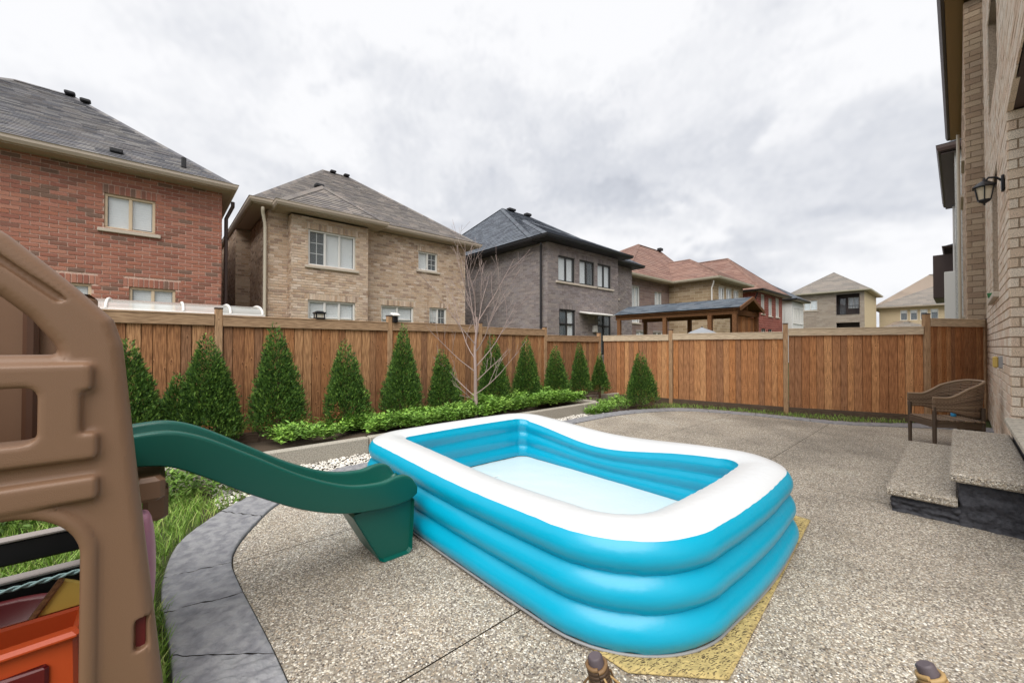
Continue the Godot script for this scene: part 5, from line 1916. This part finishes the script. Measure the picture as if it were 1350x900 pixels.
func build_steps() -> void:
	var t := thing("entry_steps", P(6.3, 0.0), "two aggregate topped concrete steps on dark stone risers beside the house", "steps")
	part(t, "riser", rough_block(5.03, 7.57, 0.0, 0.42, 0.0, 0.15), M["riser"])
	part(t, "tread", rough_slab(P(6.3, 0.235, 0.185), Vector3(2.64, 0.072, 0.44)), M["aggregate"])
	part(t, "riser", rough_block(5.03, 7.57, -0.39, 0.01, 0.0, 0.37), M["riser"])
	part(t, "tread", rough_slab(P(6.3, -0.17, 0.405), Vector3(2.68, 0.072, 0.46)), M["aggregate"])
	var r := MB.new()
	r.cbox(P(6.0, -1.2, 0.30), Vector3(2.86, 0.60, 1.58), 0.01)
	part(t, "riser", r, M["riser"])
	r = MB.new()
	r.cbox(P(6.0, -1.17, 0.63), Vector3(2.88, 0.07, 1.64), 0.015)
	part(t, "landing", r, M["landing"])

func wicker_strip(m: MB, path: Array, rad: float, sides := 5) -> void:
	var r := []
	for i in path.size():
		r.append(rad)
	m.tube(path, r, sides)

func build_wicker_chair() -> void:
	var F := Vector3(8.66, 0, -0.40)
	var fd := Vector3(-0.47, 0, -0.88)
	var sd := Vector3(0.88, 0, -0.47)
	var t := thing("wicker_armchair", P(8.75, 0.1), "brown wicker armchair standing between steps and fence", "chair")
	var at := func(s: float, d: float, h: float): return F + sd * s - fd * d + Vector3.UP * h
	var cols := [lin(112, 92, 74), lin(128, 106, 86), lin(96, 78, 62), lin(138, 116, 94)]
	for q in [[-0.3, 0.02], [0.3, 0.02], [-0.24, 0.58], [0.24, 0.58]]:
		var m := MB.new()
		m.col = cols[2] * 0.6
		m.tube([at.call(q[0], q[1], 0.0), at.call(q[0], q[1], 0.3), at.call(q[0], q[1], 0.62)], [0.022, 0.024, 0.024], 8)
		part(t, "leg", m, M["wicker"])
	# the curved arm and back: U shaped path
	var u := []
	for i in 61:
		var k := i / 60.0
		var p: Vector2
		if k < 0.3:
			p = Vector2(-0.31, lerpf(0.0, 0.36, k / 0.3))
		elif k > 0.7:
			p = Vector2(0.31, lerpf(0.36, 0.0, (k - 0.7) / 0.3))
		else:
			var a := lerpf(PI, 0.0, (k - 0.3) / 0.4)
			p = Vector2(cos(a) * 0.31, 0.36 + sin(a) * 0.27)
		var bk := smoothstep(0.12, 0.45, k) * (1.0 - smoothstep(0.55, 0.88, k))
		u.append([p, lerpf(0.74, 0.98, bk), lerpf(0.56, 0.47, bk)])
	var m := MB.new()
	for r in 21:
		var f := r / 20.0
		m.col = cols[rng.randi() % 4]
		var path := []
		for i in u.size():
			var e: Array = u[i]
			var w := 0.006 * (1.0 if (i + r) % 2 == 0 else -1.0)
			var lean := 0.05 * f * clampf((e[1] - 0.74) / 0.24, 0, 1)
			path.append(at.call(e[0].x * (1.0 + w * 2), e[0].y + w + lean, lerpf(e[2], e[1], f)))
		wicker_strip(m, path, 0.0105)
	part(t, "woven_back", m, M["wicker"])
	m = MB.new()
	for i in range(0, 61, 3):
		m.col = cols[2]
		var e: Array = u[i]
		wicker_strip(m, [at.call(e[0].x, e[0].y, e[2]), at.call(e[0].x, e[0].y + 0.05 * clampf((e[1] - 0.74) / 0.24, 0, 1), e[1])], 0.005, 4)
	part(t, "stakes", m, M["wicker"])
	m = MB.new()
	m.col = cols[3]
	var top := []
	for e in u:
		top.append(at.call(e[0].x, e[0].y + 0.05 * clampf((e[1] - 0.74) / 0.24, 0, 1), e[1] + 0.008))
	wicker_strip(m, top, 0.019, 8)
	part(t, "arm_rail", m, M["wicker"])
	m = MB.new()
	for r in 24:
		m.col = cols[rng.randi() % 4]
		var path := []
		for i in 22:
			path.append(at.call(lerpf(-0.28, 0.28, i / 21.0), 0.02 + r * 0.024, 0.425 + 0.004 * (1 if (i + r) % 2 == 0 else -1)))
		wicker_strip(m, path, 0.012)
	part(t, "seat", m, M["wicker"])
	m = MB.new()
	m.col = cols[2]
	for r in 5:
		wicker_strip(m, [at.call(-0.29, 0.01, 0.40 - r * 0.018), at.call(0.29, 0.01, 0.40 - r * 0.018)], 0.009)
		wicker_strip(m, [at.call(-0.29, 0.01, 0.40 - r * 0.018), at.call(-0.24, 0.58, 0.40 - r * 0.018)], 0.009)
		wicker_strip(m, [at.call(0.24, 0.58, 0.40 - r * 0.018), at.call(0.29, 0.01, 0.40 - r * 0.018)], 0.009)
	for r in 7:      # woven panel under the rear of the seat
		wicker_strip(m, [at.call(-0.24, 0.58, 0.32 - r * 0.02), at.call(0.24, 0.58, 0.32 - r * 0.02)], 0.010)
	part(t, "apron", m, M["wicker"])
	var bx := thing("blue_bottle", at.call(0.12, 0.45, 0.44), "small blue bottle lying on the wicker armchair seat", "bottle")
	m = MB.new()
	m.lathe(at.call(0.12, 0.45, 0.437), [Vector2(0.0, 0.0), Vector2(0.03, 0.0), Vector2(0.032, 0.01), Vector2(0.032, 0.09), Vector2(0.014, 0.115), Vector2(0.014, 0.13), Vector2(0.0, 0.131)], 14)
	part(bx, "body", m, M["blue_item"])

func build_upturned_chair() -> void:      # just below the frame; two of its feet reach into view
	var t := thing("upturned_wicker_chair", P(1.0, 0.2), "overturned wicker chair with two bound legs poking up near the patio", "chair")
	var tips := [P(0.745, 0.555, 0.80), P(1.215, 0.055, 0.83), P(0.45, 0.20, 0.66), P(0.86, -0.22, 0.66)]
	var roots := [P(0.83, 0.47, 0.30), P(1.22, -0.17, 0.38), P(0.5, 0.18, 0.30), P(0.9, -0.18, 0.32)]
	var cols := [lin(120, 92, 62), lin(150, 120, 78), lin(70, 52, 38), lin(168, 138, 92), lin(96, 72, 50)]
	for i in 4:
		var a: Vector3 = tips[i]
		var b: Vector3 = roots[i]
		var d := (b - a).normalized()
		var m := MB.new()
		m.col = lin(88, 78, 84)
		m.tube([a, a + d * 0.004, a + d * 0.035, b], [0.013, 0.017, 0.018, 0.019], 12)
		var lg := part(t, "leg", m, M["wicker"])
		m = MB.new()      # binding wound round the leg
		var s1 := d.cross(Vector3.UP).normalized()
		var s2 := d.cross(s1)
		var y := 0.018
		while y < 0.3:
			m.col = cols[rng.randi() % 5]
			var ring := []
			for k in 15:
				var w := TAU * k / 14.0
				ring.append(a + d * (y + 0.006 * k / 14.0) + (s1 * cos(w) + s2 * sin(w)) * (0.020 + rng.randf() * 0.002))
			wicker_strip(m, ring, 0.0050, 6)
			y += 0.0085
		part(lg, "binding", m, M["wicker"])
		m = MB.new()      # loose ends
		for k in 16:
			m.col = cols[rng.randi() % 5]
			var w := rng.randf() * TAU
			var o2 := s1 * cos(w) + s2 * sin(w)
			var st := a + d * rng.randf_range(0.03, 0.1) + o2 * 0.021
			wicker_strip(m, [st, st + o2 * 0.022 + d * 0.02, st + o2 * 0.035 + d * 0.09], 0.0028, 5)
		part(lg, "loose_cane", m, M["wicker"])
	var m2 := MB.new()
	for r in 16:
		m2.col = cols[rng.randi() % 5]
		var f := r / 15.0
		wicker_strip(m2, [roots[0].lerp(roots[2], f), roots[1].lerp(roots[3], f)], 0.016)
	part(t, "seat", m2, M["wicker"])
	m2 = MB.new()
	for r in 12:
		m2.col = cols[rng.randi() % 5]
		var dn := Vector3(-0.1, 0, 0.08) * (r / 11.0) + Vector3(0, -0.29 * r / 11.0, 0)
		wicker_strip(m2, [roots[2] + dn, roots[3] + dn], 0.014)
	part(t, "backrest", m2, M["wicker"])

func build_lantern() -> void:
	var u := 7.86
	var t := thing("wall_lantern", P(u, -0.41, 3.5), "black wall lantern with frosted panes on the cream brick wall", "wall lamp")
	var m := MB.new()
	m.cbox(P(u, -0.385, 3.53), Vector3(0.11, 0.20, 0.03), 0.012)
	part(t, "backplate", m, M["metal_black"])
	m = MB.new()
	m.tube([P(u, -0.375, 3.57), P(u, -0.33, 3.62), P(u, -0.27, 3.635), P(u, -0.245, 3.60)], [0.013, 0.013, 0.013, 0.013], 8)
	part(t, "arm", m, M["metal_black"])
	var c := P(u, -0.235, 3.34)
	m = MB.new()
	m.lathe(c, [Vector2(0.0, 0.30), Vector2(0.012, 0.30), Vector2(0.010, 0.275), Vector2(0.018, 0.262), Vector2(0.03, 0.258), Vector2(0.05, 0.245), Vector2(0.10, 0.205), Vector2(0.118, 0.185), Vector2(0.116, 0.175), Vector2(0.0, 0.178)], 6)
	part(t, "cap", m, M["metal_black"])
	m = MB.new()
	m.lathe(c, [Vector2(0.086, 0.175), Vector2(0.058, 0.02)], 6)
	part(t, "lamp_glass", m, M["lamp_glass"])
	m = MB.new()
	for k in 6:
		var w := TAU * k / 6
		var d := Vector3(cos(w), 0, sin(w))
		m.tube([c + d * 0.09 + Vector3.UP * 0.178, c + d * 0.062 + Vector3.UP * 0.018], [0.0065, 0.0065], 5)
	part(t, "cage", m, M["metal_black"])
	m = MB.new()
	m.lathe(c, [Vector2(0.0, -0.05), Vector2(0.012, -0.045), Vector2(0.008, -0.03), Vector2(0.022, -0.02), Vector2(0.055, 0.0), Vector2(0.066, 0.022), Vector2(0.0, 0.024)], 6)
	part(t, "finial", m, M["metal_black"])

func build_pavilion() -> void:
	var t := thing("timber_pavilion", P(15.4, 7), "open timber pavilion with grey shingled gable roof behind the fence", "pavilion")
	var pal := [lin(104, 114, 126), lin(116, 126, 138), lin(94, 104, 116), lin(122, 130, 140)]
	var a := P(15.4, 4.75, 3.2)
	var b := P(15.4, 9.6, 3.2)
	var e0 := P(14.2, 4.75, 2.78)
	var e1 := P(14.2, 9.6, 2.78)
	var f0 := P(16.6, 4.75, 2.78)
	var f1 := P(16.6, 9.6, 2.78)
	var m := MB.new()
	var dn := Vector3(0, -0.05, 0)
	m.quad(e1, b, a, e0)
	m.quad(f0, a, b, f1)
	m.quad(e1 + dn, e0 + dn, a + dn, b + dn)
	m.quad(f0 + dn, f1 + dn, b + dn, a + dn)
	m.quad(e0, a, a + dn, e0 + dn)
	m.quad(f0, a, a + dn, f0 + dn)
	var rf := part(t, "roof", m, M["beam"])
	m = MB.new()
	shingles(m, [e1, e0, a, b], 0.15, 0.3, pal)
	shingles(m, [f0, f1, b, a], 0.15, 0.3, pal)
	stuff_part(rf, "shingles", m, M["shingle"])
	for s in [[e0, a], [f0, a]]:
		m = MB.new()
		var p: Vector3 = s[0]
		var q: Vector3 = s[1]
		var d := (q - p)
		m.cbox((p + q) * 0.5 + Vector3(0, -0.06, 0.02), Vector3(d.length(), 0.13, 0.04), 0.006, Basis(d.normalized(), Vector3.BACK.cross(d.normalized()), Vector3.BACK))
		part(t, "barge_board", m, M["beam"])
	for x in [14.36, 16.44]:
		m = MB.new()
		m.cbox(P(x, 7.2, 2.66), Vector3(0.09, 0.2, 4.7), 0.008)
		part(t, "beam", m, M["beam"])
		for v in [4.95, 5.75, 7.4, 9.4]:
			m = MB.new()
			m.cbox(P(x, v, 1.28), Vector3(0.14, 2.56, 0.14), 0.01)
			part(t, "post", m, M["beam"])
	m = MB.new()
	m.cbox(P(15.4, 4.95, 2.64), Vector3(2.2, 0.18, 0.09), 0.008)
	part(t, "beam", m, M["beam"])
	m = MB.new()
	m.cbox(P(15.4, 4.95, 2.93), Vector3(0.1, 0.42, 0.09), 0.008)
	part(t, "king_post", m, M["beam"])
	for k in 14:
		m = MB.new()
		m.cbox(P(14.52 + k * 0.137, 5.0, 1.3), Vector3(0.13, 2.45, 0.03), 0.004)
		part(t, "board", m, M["plank%d" % (rng.randi() % 7)])
	var g := thing("garden_umbrella", P(12.7, 5.3), "low grey garden umbrella beyond the orange fence", "umbrella")
	m = MB.new()
	m.lathe(P(12.75, 5.35, 0), [Vector2(0.02, 2.08), Vector2(0.06, 2.06), Vector2(0.35, 1.95), Vector2(0.62, 1.78), Vector2(0.62, 1.72)], 8)
	part(g, "canopy", m, M["canopy_grey"])
	m = MB.new()
	m.tube([P(12.75, 5.35, 0.0), P(12.75, 5.35, 2.12)], [0.02, 0.02], 8)
	part(g, "pole", m, M["trim_black"])

func build_canopy() -> void:
	var t := thing("door_canopy", P(0.3, 8.0), "arched clear plastic canopy with white ribs behind the fence", "canopy")
	var prof := []
	for i in 11:
		var a := lerpf(0.05, PI * 0.62, i / 10.0)
		prof.append(Vector2(7.55 + 0.75 * (1.0 - cos(a)) , 1.99 + 0.19 * sin(a)))
	var m := MB.new()
	var rows := []
	for q in prof:
		rows.append(PackedVector3Array([P(-1.3, q.x, q.y), P(1.28, q.x, q.y)]))
	m.grid(rows)
	part(t, "sheet", m, M["polycarbonate"])
	for u in [-1.3, -0.52, 0.28, 0.85, 1.28]:
		m = MB.new()
		var path := []
		for q in prof:
			path.append(P(u, q.x, q.y + 0.008))
		wicker_strip(m, path, 0.018, 6)
		part(t, "rib", m, M["trim_white"])
	m = MB.new()
	m.cbox(P(0.0, 7.54, 1.985), Vector3(2.62, 0.035, 0.04), 0.006)
	part(t, "front_bar", m, M["trim_white"])
	m = MB.new()
	m.cbox(P(0.0, 7.62, 1.92), Vector3(2.6, 0.09, 0.09), 0.008)
	part(t, "beam", m, M["beam"])
	for u in [-1.2, 1.2]:
		m = MB.new()
		m.cbox(P(u, 7.62, 0.92), Vector3(0.09, 1.9, 0.09), 0.008)
		part(t, "post", m, M["beam"])

func build_fence_lights() -> void:
	var t := thing("solar_lantern", P(2.0, 7.05, 1.95), "square black solar lantern sitting on the fence rail", "lamp")
	var m := MB.new()
	m.cbox(P(2.0, 7.05, 2.045), Vector3(0.17, 0.03, 0.17), 0.008)
	m.cbox(P(2.0, 7.05, 2.068), Vector3(0.11, 0.02, 0.11), 0.006)
	part(t, "cap", m, M["metal_black"])
	m = MB.new()
	m.cbox(P(2.0, 7.05, 1.99), Vector3(0.105, 0.08, 0.105), 0.004)
	part(t, "lamp_glass", m, M["lamp_glass"])
	m = MB.new()
	for a in [-1, 1]:
		for b in [-1, 1]:
			m.box(P(2.0 + a * 0.062, 7.05 + b * 0.062, 1.99), Vector3(0.016, 0.085, 0.016))
	m.cbox(P(2.0, 7.05, 1.956), Vector3(0.16, 0.022, 0.16), 0.006)
	part(t, "cage", m, M["metal_black"])
	t = thing("post_light", P(3.22, 6.95, 1.95), "black and white solar light fixed to the fence post", "lamp")
	m = MB.new()
	m.cbox(P(3.30, 6.985, 2.0), Vector3(0.09, 0.13, 0.09), 0.01)
	part(t, "housing", m, M["metal_black"])
	m = MB.new()
	m.cbox(P(3.30, 6.97, 2.085), Vector3(0.15, 0.035, 0.14), 0.012, Basis(Vector3.RIGHT, 0.3))
	part(t, "panel", m, M["trim_white"])
	t = thing("sill_pot", P(10.2, -0.36, 2.3), "small green pot on the cream house's window sill", "pot")
	m = MB.new()
	m.lathe(P(10.3, -0.37, 2.295), [Vector2(0.0, 0.0), Vector2(0.04, 0.0), Vector2(0.05, 0.07), Vector2(0.055, 0.075), Vector2(0.045, 0.08), Vector2(0.0, 0.07)], 14)
	part(t, "bowl", m, M["green_item"])

func _ready() -> void:
	rng.seed = 20240518
	# camera, sky, sun, exposure
	var cam := Camera3D.new()
	cam.name = "camera"
	add_child(cam)
	cam.position = EYE
	cam.rotation_degrees = Vector3(0.65, -41.7, 0)
	cam.fov = 81.2
	cam.near = 0.02
	cam.far = 1000.0
	cam.current = true
	var we := WorldEnvironment.new()
	we.name = "environment"
	var env := Environment.new()
	env.background_mode = Environment.BG_SKY
	env.sky = make_sky()
	env.background_energy_multiplier = 0.47
	env.tonemap_mode = Environment.TONE_MAPPER_LINEAR
	env.tonemap_exposure = 2.6
	env.sdfgi_enabled = true
	env.ssao_enabled = true
	env.ssil_enabled = true
	we.environment = env
	add_child(we)
	var sun := DirectionalLight3D.new()
	sun.name = "sun"
	sun.light_color = Color(1.0, 0.985, 0.955)
	sun.light_energy = 0.5
	sun.light_angular_distance = 60.0
	sun.shadow_enabled = true
	add_child(sun)
	sun.look_at_from_position(P(-5.0, -3.5, 9.0), Vector3.ZERO, Vector3.UP)
	make_materials()
	build_ground()
	build_houses()
	build_bed()
	build_fences()
	build_steps()
	build_pavilion()
	build_canopy()
	build_cedars()
	build_tree()
	build_plants()
	build_pool()
	build_playhouse()
	build_toys()
	build_wicker_chair()
	build_upturned_chair()
	build_lantern()
	build_fence_lights()
